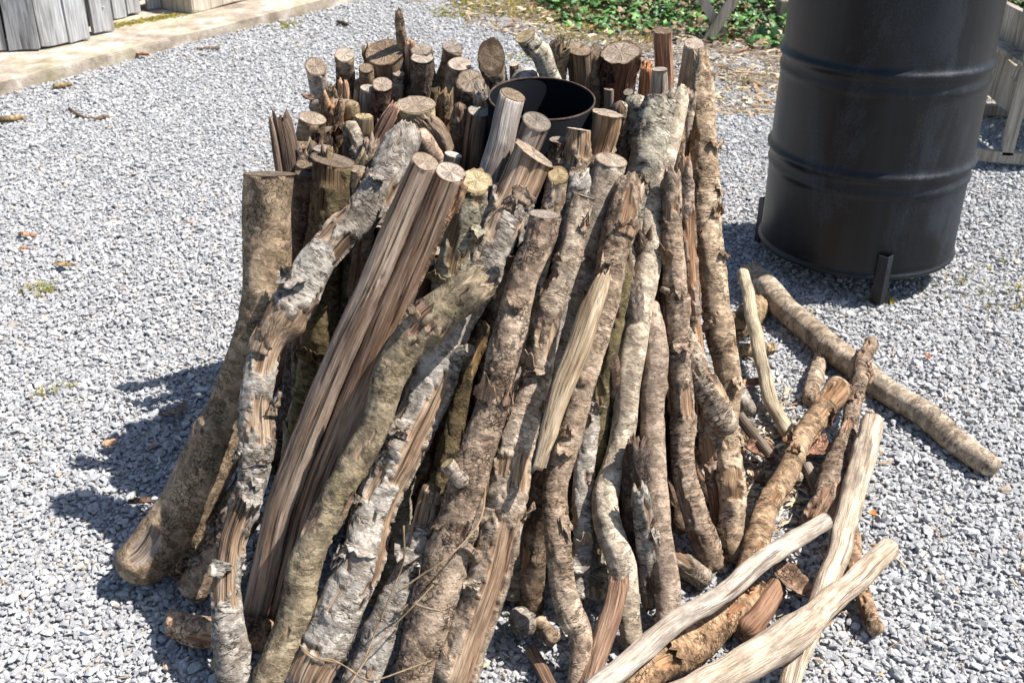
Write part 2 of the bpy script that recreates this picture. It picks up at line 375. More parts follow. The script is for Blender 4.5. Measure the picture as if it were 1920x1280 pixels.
    if top == 'cut':
        K = 7; ring = Pn[0]; c = ring.mean(0); vs = []; ec = []
        e1 = np.cross(nrm, [0.3, 0.8, 0.1]); e1 /= np.linalg.norm(e1); e2 = np.cross(nrm, e1)
        for q in range(K):
            t = 1 - q / K
            pz = c + (ring - c) * t * (0.985 if q == 0 else 1)
            z = 0.0006 + 0.0022 * (vn(np.stack([pz @ e1 * 120, pz @ e2 * 120, 0 * (pz @ e1)], -1), sd_) - .5) * (0 if q == 0 else 1)
            vs.append(pz + nrm * np.asarray(z)[..., None]); ec.append(np.stack([(pz - c) @ e1 / rr[0], (pz - c) @ e2 / rr[0], 0 * (pz @ e1)], -1))
        vs.append((c + nrm * .0006)[None]); ec.append(np.zeros((1, 3)))
        cv = np.vstack(vs) - loc0; Fc = []
        for q in range(K - 1):
            for j_ in range(M):
                j3 = (j_ + 1) % M; Fc.append((q * M + j_, q * M + j3, (q + 1) * M + j3, (q + 1) * M + j_))
        for j_ in range(M): Fc.append(((K - 1) * M + j_, (K - 1) * M + (j_ + 1) % M, K * M))
        ce = mesh_obj('cut_end', cv, Fc, END[end], root, True, {'ec': ('FLOAT_VECTOR', np.vstack(ec))})
        wv = [(1, .97, .92), (.80, .80, .80), (1.12, 1.06, .98), (.86, .80, .72), (1.2, 1.18, 1.15)][sd_ % 5]; jt *= .82; ce.color = (jt * wv[0], jt * wv[1], jt * wv[2], 1)
    for q in range(stubs):
        i0 = int(n * r_.uniform(.12, .85)); aa = r_.uniform(-1.3, 1.3); dr_ = math.cos(aa) * N[i0] + math.sin(aa) * B[i0]; ln = rr[i0] * r_.uniform(.35, .9)
        q0 = C[i0] + dr_ * rr[i0] * .55; q1 = C[i0] + dr_ * (rr[i0] + ln) - T[i0] * ln * r_.uniform(.3, .9); r1 = rr[i0] * r_.uniform(.20, .34)
        stick_mesh('branch_stub', [tuple(q1), tuple((q0 + q1) / 2), tuple(q0)], [r1, r1 * 1.1, r1 * 1.8], style, parent=o if parent is None else parent, end=r_.choice(['end', 'endb']), tint=tint, wig=0, step=.004, knots=((.5, 0, .001, 0),) * 3)
    # curled bark flakes
    for q in range(flakes):
        t0 = r_.uniform(.05, .8); hl = r_.uniform(.010, .036); wa = r_.uniform(.3, .9); ac = r_.uniform(-1.5, 1.5)
        nu, nv = 9, 11; i0 = int(np.clip(t0 * n, 2, n - 3)); s0 = seg[i0]
        grid = np.zeros((nu, nv, 3)); gsc = np.zeros((nu, nv, 3)); side = r_.choice([-1, 1]); cu = r_.uniform(.004, .014)
        upd = r_.choice([-1, 1])
        for u in range(nu):
            for v_ in range(nv):
                uu = u / (nu - 1); vv = v_ / (nv - 1) * 2 - 1
                ws = 1 - 0.55 * abs(vv) ** 2 - .5 * _h(np.int64(v_), np.int64(q), np.int64(3), sd_) * (uu > .5)
                aa = ac + vv * wa * (0.75 + .25 * uu) + .12 * (_h(np.int64(u), np.int64(v_), np.int64(q), sd_) - .5)
                ss = s0 + upd * hl * 1.4 * uu * ws; ii = int(np.clip(np.searchsorted(seg, ss), 0, n - 1))
                R1 = float(np.interp(ss, seg, rr)) + .0025 + cu * uu ** 2.2 * (0.6 + .6 * _h(np.int64(v_), np.int64(7), np.int64(q), sd_))
                grid[u, v_] = C[ii] + (ss - seg[ii]) * T[ii] + R1 * (math.cos(aa) * N[ii] + math.sin(aa) * B[ii])
                gsc[u, v_] = off + [math.cos(aa) * R1, math.sin(aa) * R1, ss + 3 * q]
        nrm2 = np.zeros_like(grid); gu = np.gradient(grid, axis=0); gv = np.gradient(grid, axis=1); nrm2 = np.cross(gu, gv)
        nrm2 /= (np.linalg.norm(nrm2, axis=2)[..., None] + 1e-12)
        low = grid - nrm2 * 0.0013
        vv_ = np.vstack([grid.reshape(-1, 3), low.reshape(-1, 3)]) - loc0; g2 = nu * nv; Fk = []
        for u in range(nu - 1):
            for v_ in range(nv - 1):
                x = u * nv + v_; Fk.append((x, x + 1, x + nv + 1, x + nv)); Fk.append((g2 + x, g2 + x + nv, g2 + x + nv + 1, g2 + x + 1))
        bd = [u * nv for u in range(nu)] + [(nu - 1) * nv + v_ for v_ in range(1, nv)] + [u * nv + nv - 1 for u in range(nu - 2, -1, -1)] + [v_ for v_ in range(nv - 2, 0, -1)]
        for x, y in zip(bd, bd[1:] + bd[:1]): Fk.append((x, y, g2 + y, g2 + x))
        fo = mesh_obj('bark_flake', vv_, Fk, MAT[style if STYLE[style][3] < 1 else 'brown'], root, True,
                      {'sc': ('FLOAT_VECTOR', np.vstack([gsc.reshape(-1, 3)] * 2)), 'peel': ('FLOAT', np.r_[np.zeros(g2), np.full(g2, .8)])})
        fo.color = o.color
    return o, (C, rr, seg)

PILE = Vector((-0.04, 2.03, 0))
def unproj_chain(px, T, Bp):
    """points between T and Bp put in the plane through both that faces the camera"""
    ax = Bp - T; view = ((T + Bp) / 2 - CAMP).normalized(); wv = ax.cross(view); nn = ax.cross(wv).normalized(); out = []
    for (x, y) in px:
        d = ray(x, y); t = (T - CAMP).dot(nn) / d.dot(nn); out.append(CAMP + d * t)
    return out
def depth_r(p, wpx): return 0.5 * wpx / FPX * (p - CAMP).dot(FW)

ENTRIES = []
def lean(label, style, pts, z=.74, bz=None, name='stick', cat=None, fwd=0.0, kids=(), **kw):
    """leaning stick seen down to its foot: pts = (x, y, width) top to foot, in the photograph's pixels; z is the height of its top"""
    T = at_z(pts[0][0], pts[0][1], z)
    rb = 0.5 * pts[-1][2] / FPX * 1.7; b = at_z(pts[-1][0], pts[-1][1], (rb * .6 if bz is None else bz))
    if fwd:
        T = T + (CAMP - T).normalized() * fwd; b = b + (CAMP - b).normalized() * fwd * .3
    P = [T] + unproj_chain([(x, y) for x, y, _ in pts[1:-1]], T, b) + [b]
    rad = [depth_r(p, q[2]) for p, q in zip(P, pts)]
    if len(pts) > 6 and style != 'green': kw.setdefault('stubs', len(label) % 2)
    if style in ('birch', 'brown', 'plain'): kw['flakes'] = kw.get('flakes', 1) + 3
    o, info = stick_mesh(name, P, rad, style, **kw)
    tag(o, label, cat or ('log' if name == 'log' else 'stick'), 'sticks and logs of the pile')
    for (kn, kst, kpts, kkw) in kids:
        KP = unproj_chain([(x, y) for x, y, _ in kpts], T + (CAMP - T).normalized() * kkw.pop('fwd', 0), b + (CAMP - b).normalized() * kkw.pop('bf', 0))
        stick_mesh(kn, KP, [depth_r(p, q[2]) for p, q in zip(KP, kpts)], kst, parent=o, **kkw)
    return o
def hid(label, style, pts, z=.77, s=None, name='stick', cat=None, **kw):
    """stick whose foot is hidden inside the pile; it is carried on down to the ground"""
    T = at_z(pts[0][0], pts[0][1], z)
    if s is None: s = max(-.45, min(.35, 0.5 * (T.y - 2.03) / .4))
    P = [T]
    for x, y, _ in pts[1:]:
        d = ray(x, y)   # y = Ty + s*(Tz - z)
        t = (T.y + s * (T.z - CAM_H)) / (d.y + s * d.z); P.append(CAMP + d * t)
    rad = [depth_r(p, q[2]) for p, q in zip(P, pts)]
    dv = (P[-1] - P[-2]).normalized()
    if dv.z < -0.25:
        g = P[-1] + dv * ((P[-1].z - 0.02) / -dv.z)
        hor = Vector((g.x - P[-1].x, g.y - P[-1].y, 0))
        if hor.length > .30: g = P[-1] + hor.normalized() * .30 + Vector((0, 0, 0.02 - P[-1].z))
        mid = P[-1].lerp(g, .5); P += [mid, g]; rad += [rad[-1], rad[-1] * 1.02]
    o, info = stick_mesh(name, P, rad, style, step=.007, **kw)
    return tag(o, label, cat or ('log' if name == 'log' else 'stick'), 'sticks and logs of the pile')
def lie(label, style, pts, zs=None, name='stick', cat=None, group='sticks lying on the gravel beside the pile', **kw):
    """stick lying on the gravel; zs = extra height of each point above lying flat"""
    P = []; rad = []
    for k, (x, y, w_) in enumerate(pts):
        r0 = 0.5 * w_ / FPX * 1.9; zz = r0 * .85 + .006 + (zs[k] if zs else 0)
        p = at_z(x, y, zz); rad.append(depth_r(p, w_)); P.append(p)
    o, info = stick_mesh(name, P, rad, style, **kw)
    return tag(o, label, cat or ('log' if name == 'log' else 'stick'), group)

# ---------------------------------------------------------------- the pile, front layer
lean('thick grey-green log at the far left of the pile, foot sweeping out onto the gravel', 'green',
     [(506, 326, 98), (507, 400, 92), (507, 480, 93), (490, 620, 92), (443, 760, 96), (388, 870, 104), (318, 975, 108), (240, 1080, 96)], z=.72, name='log',
     end='endb', tint=(1.08, 1.0, .90), tilt=(0, -.02, .12), knots=[(.075, .05, .014, .006), (.30, -1.2, .012, .004)], dents=[(.90, -.35, .024, .010)], flat=.0)
lean('long crooked stick with torn silver bark, second from the left of the pile', 'birch',
     [(756, 258, 60), (738, 295, 70), (695, 375, 72), (630, 450, 66), (590, 500, 72), (545, 590, 84), (508, 655, 58), (487, 745, 60), (484, 830, 66), (470, 920, 56), (438, 1020, 52), (418, 1110, 58), (432, 1210, 66), (445, 1290, 70)],
     z=.76, top='broken', flakes=9, peel=[(.37, .47, 0, 3), (.69, .855, -.4, 1.2), (.53, .60, .7, .8)], knots=[(.2, .3, .02, .006)])
lean('thick weathered grey log split lengthwise by a long black crack', 'grey',
     [(797, 303, 54), (737, 440, 54), (663, 612, 56), (597, 762, 56), (534, 930, 60), (480, 1155, 58)], z=.78, name='log', end='end', tint=(1.12, .96, .82), flat=.15, fwd=.055, wig=.3, tilt=(0, -.6, .25),
     knots=[(.9, -.1, .01, .004)],
     kids=[('split_half', 'grey', [(845, 323, 60), (793, 450, 58), (721, 620, 64), (655, 780, 64), (595, 935, 66), (533, 1165, 66)], dict(end='end', tint=(1.15, .95, .78), flat=.12, wig=.3, tilt=(0, -.6, .25), knots=[(.55, .2, .01, .004)])),
           ('bark_strip', 'brown', [(868, 352, 20), (838, 410, 24), (808, 470, 22), (775, 545, 16)], dict(top='broken', fwd=.0, tint=(1.3, 1.05, .85)))])
lean('yellow lichened bent branch with a gnarled top, crossing in front of the pale birch log', 'moss',
     [(903, 528, 62), (862, 560, 76), (800, 606, 82), (742, 690, 62), (704, 790, 58), (645, 892, 60), (592, 1020, 62), (546, 1160, 68), (502, 1295, 72)], z=.63, name='log',
     top='broken', knots=[(.02, .2, .02, .008), (.5, .4, .012, .005)], peelamt=.09, fwd=-.01)
lean('birch log, bare and reddish at its sawn top, pale peeling bark lower down', 'birch',
     [(1001, 288, 90), (952, 388, 86), (905, 482, 76), (862, 590, 76), (815, 690, 82), (765, 812, 86), (715, 930, 80), (665, 1060, 82), (617, 1160, 92), (570, 1295, 90)], z=.77, name='log',
     end='end', peel=[(0, .095, 0, 3.2), (.93, 1, 0, 3), (.44, .62, .45, .5), (.55, .8, 1.1, .35)], flakes=6, tilt=(.1, -.45, .05))
lean('short-topped stick, charred grey at the tip and birch barked below, low in the pile front', 'birch',
     [(810, 905, 44), (795, 960, 50), (775, 1040, 50), (745, 1125, 60), (702, 1225, 70), (660, 1305, 70)], z=.30, top='round', fwd=.0, flakes=2, peel=[(0, .2, 0, 3)])
lean('stick with a short pale branch stub, bark darkening towards its foot', 'brown',
     [(1021, 402, 60), (1003, 480, 60), (968, 600, 62), (928, 715, 62), (896, 830, 66), (872, 930, 76), (838, 1060, 86), (802, 1180, 92), (775, 1295, 96)], z=.72, name='log',
     end='end', tint=(1.25, 1.2, 1.15), peelamt=.03, knots=[(.54, -.9, .02, .010)],
     kids=[('branch_stub', 'plain', [(838, 868, 27), (854, 886, 29), (874, 910, 32)], dict(end='endy', fwd=.035, bf=.035, step=.004))])
lean('stick with a black knot below mid-height and loose bark hanging near its middle', 'plain',
     [(1096, 368, 44), (1074, 450, 46), (1044, 545, 50), (1015, 640, 58), (990, 735, 60), (960, 835, 72), (940, 930, 82), (915, 1060, 86), (884, 1160, 88), (838, 1295, 100)], z=.71, name='log', top='cut', tilt=(0, -.3, 0),
     knots=[(.235, .0, .022, .013)], peel=[(.52, .60, .6, .6), (.66, 1, .35, .55)], flakes=6, tint=(.92, .9, .88))
lean('curved smooth stick with a rounded top, leaning left of the long pale stem', 'smooth',
     [(1146, 300, 62), (1122, 380, 62), (1096, 480, 58), (1062, 595, 54), (1034, 740, 48), (1010, 880, 46), (982, 1010, 46), (958, 1125, 50)], z=.74, top='cut', tilt=(-.1, -.5, .1), flakes=3, fwd=-.02)
lean('splintered piece of yellow split wood wedged across the middle of the pile', 'yellow',
     [(1130, 522, 34), (1100, 600, 48), (1064, 700, 46), (1034, 790, 38), (1008, 880, 22)], z=.60, bz=.37, top='broken', flat=.3, fwd=.03, bottom='flat', tint=(1.05, .98, .95), wig=.8)
lean('slender brown barked stick bending to the right at its foot, ragged bark at the top', 'plain',
     [(1182, 350, 58), (1162, 440, 62), (1140, 525, 54), (1118, 620, 52), (1092, 725, 48), (1072, 800, 50), (1054, 885, 48), (1047, 965, 48), (1056, 1080, 50), (1075, 1150, 52), (1092, 1195, 46), (1082, 1295, 44)], z=.70,
     top='broken', flakes=3, knots=[(.75, .2, .01, .003)], tint=(.95, .88, .82))
lean('thin flaky stick touched by green moss, just behind the slender bending stick', 'birch',
     [(1112, 715, 34), (1106, 790, 36), (1097, 860, 38), (1093, 930, 40), (1092, 1010, 38), (1086, 1125, 36)], z=.38, bz=.05, top='round', flakes=3, peelamt=.15, fwd=-.03)
lean('knotty silver log with a swollen burr, upper right of the pile', 'birch',
     [(1240, 188, 62), (1223, 240, 70), (1210, 300, 74), (1195, 350, 62), (1180, 450, 56), (1165, 620, 50), (1140, 800, 46), (1128, 960, 46), (1118, 1125, 46)], z=.80, name='log', top='cut', end='endp',
     knots=[(.125, -.25, .020, .009), (.05, .5, .013, .004), (.3, .2, .01, .002)], fwd=-.01, tint=(.98, 1.0, .92))
lean('long smooth pale stem with an S bend near the ground, right of the pile middle', 'smooth',
     [(1272, 182, 42), (1252, 270, 44), (1236, 340, 46), (1221, 430, 48), (1206, 520, 50), (1191, 620, 52), (1181, 700, 50), (1166, 790, 48), (1154, 870, 46), (1141, 940, 52), (1147, 1000, 56), (1168, 1060, 54), (1182, 1125, 46), (1186, 1215, 42)], z=.80,
     top='broken', tint=(1.3, 1.3, 1.24), knots=[(.47, .3, .012, .005), (.66, .6, .012, .004)], peelamt=0)
lean('brown stick standing between the long pale stem and the forked stick', 'smooth',
     [(1213, 560, 40), (1222, 640, 46), (1225, 740, 48), (1228, 860, 50), (1236, 950, 50), (1248, 1030, 50), (1256, 1110, 50), (1250, 1180, 46)], z=.49, top='round', tint=(.93, .84, .79), fwd=-.02, knots=[(.55, .1, .012, .003)])
lean('forked stick with ringed bark whose side limb breaks off to the right', 'plain',
     [(1262, 330, 40), (1262, 470, 42), (1264, 560, 44), (1276, 660, 46), (1279, 780, 44), (1282, 880, 46), (1300, 950, 50), (1320, 1010, 54), (1338, 1072, 46)], z=.69,
     top='broken', tint=(.98, .9, .84), knots=[(.5, 0, .012, .004)],
     kids=[('side_limb', 'birch', [(1272, 610, 40), (1300, 690, 50), (1334, 752, 56), (1372, 812, 46)], dict(top='round', bf=-.05, knots=[(.7, .2, .012, .004)], tint=(1.05, .95, .85)))])
lean('tall straight stick on the right edge of the pile, dark knot near its foot', 'plain',
     [(1312, 108, 30), (1316, 200, 48), (1322, 350, 54), (1331, 500, 52), (1345, 620, 54), (1360, 700, 50), (1366, 790, 46), (1370, 880, 54), (1373, 960, 48), (1378, 1055, 44)], z=.84,
     top='broken', tint=(1.08, 1.0, .88), knots=[(.84, 0, .028, .010)], peel=[(.82, .88, .0, .6)], flakes=5)
hid('flaky reddish stick showing between the forked stick and the tall right-edge stick', 'birch', [(1285, 300, 30), (1293, 420, 30), (1301, 560, 32), (1313, 680, 34)], z=.72, s=-.35, top='broken', flakes=4, peelamt=.25, tint=(.95, .8, .7))
hid('shadowed rusty brown stick behind the tall right-edge stick', 'red', [(1278, 330, 30), (1284, 460, 30), (1300, 650, 34)], z=.66, s=-.1, top='broken')
# ---- right group near the top
hid('smooth sawn stick with a beige bare top, back right corner', 'pale', [(1302, 82, 38), (1292, 130, 40), (1284, 172, 40)], z=.86, tint=(.72, .66, .6), end='end')
hid('tall dark reddish split stick, tallest of the back right group', 'red', [(1243, 58, 36), (1241, 130, 36), (1240, 200, 36)], z=.86, top='cut', end='endb', tint=(1.5, 1.35, 1.3), flat=.3)
hid('pale bare stick in front of the tall reddish split stick', 'pale', [(1237, 130, 30), (1236, 175, 33), (1233, 230, 34)], z=.82, end='endp', tilt=(0, .2, .5))
hid('thick dark rotten log with rusty orange torn bark beside the metal pipe', 'dark', [(1163, 100, 76), (1161, 150, 76), (1158, 215, 76)], z=.82, name='log', end='end', tilt=(-.12, 0, .1), tint=(1.2, 1, .9), peel=[(.0, .14, .5, .7)], flakes=4)
hid('rusty broken stub right of the thick dark rotten log', 'red', [(1212, 128, 28), (1212, 160, 30), (1210, 200, 30)], z=.80, top='broken', tint=(1.8, 1.3, .9))
hid('split mossy wedge leaning behind the pipe rim', 'moss', [(1052, 92, 42), (1035, 125, 56), (1030, 170, 56)], z=.83, top='broken', flat=.3)
hid('grey split billet behind the pipe, second from the mossy wedge', 'grey', [(1085, 92, 46), (1090, 125, 46), (1095, 170, 44)], z=.83, top='cut', end='endb', tint=(.7, .62, .5), tilt=(.3, 0, 0))
hid('slanted split billet with lichen leaning right behind the pipe', 'moss', [(1122, 96, 30), (1103, 128, 44), (1112, 175, 44)], z=.82, top='cut', tilt=(.5, -.3, 0), end='endb')
hid('white barked birch piece tilted up to the left behind the pipe', 'birch', [(984, 68, 40), (1004, 97, 40), (1026, 130, 38)], z=.87, s=.1, tint=(1.45, 1.45, 1.3), end='endy', peelamt=0, knots=[(.15, .3, .008, .003)])
hid('round sawn log end facing the camera with a star of cracks, left behind the pipe', 'brown', [(921, 108, 52), (926, 140, 48), (934, 185, 46)], z=.83, name='log', tilt=(0, -1.7, .1), end='endb', flakes=3)
hid('pale weathered bark lump just behind the left pipe rim', 'birch', [(975, 135, 60), (985, 160, 60), (990, 210, 50)], z=.79, top='round', tint=(1.1, 1.1, 1.15), flakes=1)
hid('bark stub poking up at the left side of the pipe rim', 'birch', [(903, 172, 34), (905, 195, 34), (905, 240, 32)], z=.79, top='broken', flakes=2)
hid('stick with a clean sawn top behind the mottled log end', 'plain', [(848, 88, 38), (841, 130, 36), (832, 190, 36)], z=.83, tint=(.9, .8, .7), flakes=1, knots=[(.02, .8, .012, .006)])
hid('beige smooth stick with a pale sawn top, back centre left', 'smooth', [(862, 120, 44), (853, 160, 42), (845, 205, 40)], z=.81, end='endp', tint=(1.05, .98, .9))
hid('log with a mottled rotten sawn top, left of the pipe', 'brown', [(882, 152, 52), (880, 185, 52), (880, 235, 48)], z=.79, name='log', end='end', tilt=(0, -.5, 0))
hid('brown log with flaking bark right of the big cracked log end', 'brown', [(792, 108, 44), (790, 150, 44), (785, 200, 44)], z=.82, name='log', end='end', flakes=2)
hid('brown bark log behind the flaking log, its sawn end half hidden', 'brown', [(790, 93, 40), (796, 140, 40), (800, 190, 40)], z=.83, name='log', end='end')
hid('thin light brown split slat beside the big cracked log end', 'red', [(768, 82, 24), (770, 130, 24), (768, 190, 24)], z=.84, top='broken', flat=.5, tint=(1.9, 1.9, 1.9))
hid('big bare log with a dark star-cracked sawn end, back left', 'grey', [(722, 98, 76), (733, 140, 70), (741, 190, 68)], z=.82, name='log', end='endb', tint=(.82, .72, .62), tilt=(.05, -.15, 0))
hid('dark ragged bark plate hugging the left of the big cracked log', 'dark', [(693, 98, 34), (702, 135, 30), (708, 175, 30)], z=.81, top='broken', tint=(2, 1.8, 1.5))
hid('thin twisted twig standing highest above the pile at the back left', 'plain', [(747, 24, 15), (749, 52, 19), (753, 90, 21), (758, 140, 22)], z=.905, top='broken', tint=(.85, .75, .65))
hid('narrow stick with a ridged top left of the big cracked log', 'plain', [(686, 128, 26), (688, 155, 28), (690, 200, 28)], z=.80, end='endb', tint=(.8, .72, .6))
hid('pale bare stub standing left under the dark upright stick', 'grey', [(690, 165, 30), (688, 200, 32), (686, 240, 32)], z=.77, end='endp', tilt=(0, 0, .2))
hid('upright stick with a pale sawn end and frayed collar, back left edge', 'plain', [(646, 103, 36), (649, 145, 35), (652, 190, 34)], z=.81, end='endp', tint=(.95, .87, .78))
hid('light grey stick with a slanting sawn top at the far back left', 'birch', [(592, 125, 40), (598, 160, 36), (604, 205, 34)], z=.79, end='end', tilt=(.3, -.4, 0), tint=(1.05, 1.0, 1.0), peelamt=0)
hid('small pointed split piece beneath the frayed-collar stick', 'red', [(643, 158, 24), (645, 190, 28), (648, 225, 30)], z=.77, top='broken', flat=.3, tint=(2, 1.9, 1.7))
hid('stick with flared yellow bark between the two back left sticks', 'moss', [(623, 168, 24), (628, 195, 28), (634, 230, 28)], z=.76, top='broken', flakes=2)
hid('mossy crumbling stub left of the dark upright stick', 'moss', [(657, 188, 28), (660, 215, 34), (662, 250, 32)], z=.76, top='round', flakes=3, tint=(1.2, 1.1, 1))
hid('dark upright stick with an orange-brown sawn top, left of the wide round stump', 'dark', [(717, 158, 38), (712, 200, 38), (700, 258, 36)], z=.78, end='end', tint=(1.5, 1.2, 1.1))
hid('wide round sawn stump top with fine radial cracks, upper left centre', 'plain', [(779, 196, 80), (781, 225, 78), (785, 275, 74)], z=.76, name='log', end='end', tilt=(0, -.05, .2), tint=(1.05, 1.05, .85))
hid('hollow-topped small stick between the wide stump and the pipe', 'brown', [(836, 182, 32), (832, 215, 34), (826, 260, 34)], z=.77, top='broken', flakes=1, tint=(1.3, 1.2, 1))
hid('dark cracked stick beside the hollow-topped small stick', 'brown', [(862, 192, 28), (860, 225, 32), (856, 290, 32)], z=.77, top='round', flakes=2)
hid('striped bare stick with a pale freshly sawn top, centre of the pile top', 'grey', [(899, 208, 44), (893, 250, 44), (884, 310, 44)], z=.76, end='endp', tilt=(0, -.2, .1), tint=(.9, .82, .72))
hid('angular split chunk of yellow-grey wood, below the wide round stump', 'yellow', [(800, 232, 50), (822, 262, 60), (838, 300, 60)], z=.75, s=.2, name='log', top='broken', flat=.35, tint=(.85, .75, .75))
hid('smooth curl of pinkish bark leaning at the top of the torn silver stick', 'plain', [(768, 248, 36), (790, 262, 34), (812, 290, 34)], z=.755, s=.1, top='broken', tint=(1.2, 1.1, 1.05))
hid('small oval sawn end tucked behind the split grey log', 'grey', [(850, 290, 34), (846, 318, 34), (838, 360, 34)], z=.73, end='endp')
hid('bare grey stick leaning over the front left of the pipe rim', 'grey', [(962, 178, 50), (948, 230, 52), (930, 290, 54), (905, 370, 54)], z=.845, s=-.45, end='endb', tilt=(.1, -.5, .1), knots=[(.1, .2, .008, .004)])
hid('stick with a fluted sawn top, between the pipe and the birch log', 'grey', [(1006, 228, 58), (990, 270, 54), (962, 345, 52)], z=.80, s=-.4, end='end', tilt=(0, -.6, .2), flakes=2, tint=(1.1, 1.02, .95))
hid('sawn stick with a bare collar and bark skirt, in front of the pipe', 'plain', [(1086, 243, 50), (1082, 290, 56), (1072, 350, 52)], z=.78, s=-.3, end='endp', tint=(1.1, 1.05, .98), peel=[(0, .06, 0, 3.2)], flakes=3, tilt=(.1, 0, .1))
hid('thick bare-topped log right of the pipe with a brown oval end', 'birch', [(1137, 212, 64), (1130, 255, 62), (1118, 320, 58)], z=.79, s=-.2, name='log', end='end', peel=[(0, .09, 0, 3.2)], tint=(.92, .85, .75), tilt=(.05, -.1, .1))
hid('rough silver stick standing behind the knotty silver log', 'birch', [(1195, 178, 42), (1190, 230, 42), (1180, 300, 42)], z=.79, top='round', tint=(1.1, 1.1, 1.0), flakes=2)
hid('small lumpy stub between the pipe and the rough silver stick', 'plain', [(1163, 190, 28), (1162, 215, 32), (1160, 260, 32)], z=.78, top='round', knots=[(.03, 0, .01, .004)])
hid('broad pale stick top with a cracked rim behind the tall right-edge stick', 'plain', [(1262, 180, 44), (1262, 235, 44), (1262, 300, 42)], z=.80, end='end', flakes=2, tint=(1.15, 1.05, .95))
hid('bent bark piece leaning between the sawn beige top and the right-edge stick', 'birch', [(1292, 178, 34), (1282, 240, 34), (1272, 320, 32)], z=.79, top='broken', flakes=3, peelamt=.2, tint=(1, .9, .8))
hid('small stick with a cream oval sawn end above the branch-stub stick', 'plain', [(1046, 328, 38), (1040, 372, 40), (1022, 450, 40)], z=.74, s=-.4, end='endy', tilt=(0, -.8, .2))
hid('stick with flaring bark just right of the small cream sawn end', 'birch', [(1085, 335, 44), (1080, 380, 44), (1066, 450, 40)], z=.73, s=-.35, top='broken', flakes=2)
hid('mossy log with a bright yellow sawn end, right of the split grey log', 'birch', [(893, 338, 62), (880, 395, 62), (850, 490, 62), (822, 610, 62)], z=.75, s=-.35, name='log', end='endy', tilt=(0, -.7, .2), flakes=5, tint=(.85, .85, .72), peel=[(0, .05, 0, 3.2)])
hid('stout greenish log with a dark sawn end and torn brown bark, left side', 'moss', [(623, 300, 86), (614, 360, 84), (606, 440, 80), (600, 540, 76)], z=.72, s=-.2, name='log', end='endb', tilt=(.1, -.1, .2), tint=(.62, .58, .46), flakes=7, peelamt=.03, peel=[(.0, .07, -.2, .7)])
hid('round-topped log with a creamy cracked sawn end at the left back', 'plain', [(586, 222, 54), (580, 280, 56), (574, 360, 54)], z=.75, name='log', end='end', tint=(.95, .85, .75), tilt=(.1, -.1, .15))
hid('tall splintered grey wood shard on the left rim of the pile', 'grey', [(526, 226, 40), (538, 290, 44), (552, 380, 42), (562, 470, 40)], z=.77, s=-.1, top='broken', flat=.3, tint=(.62, .52, .44))
hid('thin splinter standing apart left of the grey wood shard', 'grey', [(507, 222, 9), (514, 260, 12), (524, 320, 14)], z=.78, s=-.1, top='broken', tint=(.8, .65, .55))
hid('scaly dark barked stick with a ragged crown behind the stout greenish log', 'dark', [(626, 196, 46), (628, 240, 46), (632, 300, 44)], z=.76, top='broken', tint=(2.2, 2, 1.6), flakes=4)
hid('short bent white-barked twig end above the stout greenish log', 'birch', [(650, 228, 32), (662, 255, 32), (672, 300, 34), (680, 350, 34)], z=.75, s=-.2, top='round', tint=(1.25, 1.2, 1.1), flakes=3)
hid('short yellowish split piece right of the white-barked twig end', 'yellow', [(683, 218, 34), (680, 245, 36), (676, 285, 34)], z=.75, top='cut', end='endy', flat=.3, tint=(.7, .65, .6))
hid('reddish split slat leaning from the dark upright stick', 'red', [(738, 205, 28), (718, 245, 30), (692, 300, 30)], z=.76, s=-.1, top='broken', flat=.3, tint=(1.3, 1.2, 1.2))
hid('crumbling lichened stick leaning left of the torn silver stick', 'moss', [(690, 300, 44), (670, 360, 44), (650, 440, 44)], z=.71, s=-.2, top='broken', flakes=5)
lie('short bark roll lying crosswise over the left back stick tops', 'brown', [(585, 198, 20), (622, 196, 22), (662, 199, 22)], zs=[.71, .72, .72], group='sticks and logs of the pile', flakes=1)
hid('small weathered stick top standing against the front of the pipe wall', 'brown', [(1046, 262, 34), (1044, 300, 36), (1036, 360, 36)], z=.76, s=-.3, end='end', tint=(1.2, 1.1, 1), flakes=2, tilt=(0, -.3, .2))
# ---- deeper layer seen through the gaps
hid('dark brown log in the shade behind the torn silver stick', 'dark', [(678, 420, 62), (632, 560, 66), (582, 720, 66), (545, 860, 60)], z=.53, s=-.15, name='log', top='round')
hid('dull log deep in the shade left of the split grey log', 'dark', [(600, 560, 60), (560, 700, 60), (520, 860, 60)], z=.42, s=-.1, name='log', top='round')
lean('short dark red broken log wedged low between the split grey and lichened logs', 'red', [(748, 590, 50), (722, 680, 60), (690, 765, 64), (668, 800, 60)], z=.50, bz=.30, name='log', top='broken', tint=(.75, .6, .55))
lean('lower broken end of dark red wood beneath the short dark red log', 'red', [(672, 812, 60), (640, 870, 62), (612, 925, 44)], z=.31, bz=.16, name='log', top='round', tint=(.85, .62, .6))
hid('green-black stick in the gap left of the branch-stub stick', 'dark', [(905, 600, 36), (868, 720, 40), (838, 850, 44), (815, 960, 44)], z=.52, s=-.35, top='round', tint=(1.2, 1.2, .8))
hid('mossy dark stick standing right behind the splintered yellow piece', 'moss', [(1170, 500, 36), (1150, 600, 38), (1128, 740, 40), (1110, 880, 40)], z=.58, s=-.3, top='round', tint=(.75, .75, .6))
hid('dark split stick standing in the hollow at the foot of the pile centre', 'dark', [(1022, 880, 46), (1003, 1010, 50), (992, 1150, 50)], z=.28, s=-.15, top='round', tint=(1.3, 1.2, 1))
hid('pale flaked stick inside the pile beside the long pale stem', 'birch', [(1200, 920, 34), (1210, 1020, 34), (1217, 1130, 34)], z=.25, s=-.15, top='broken', peelamt=.25, flakes=2)
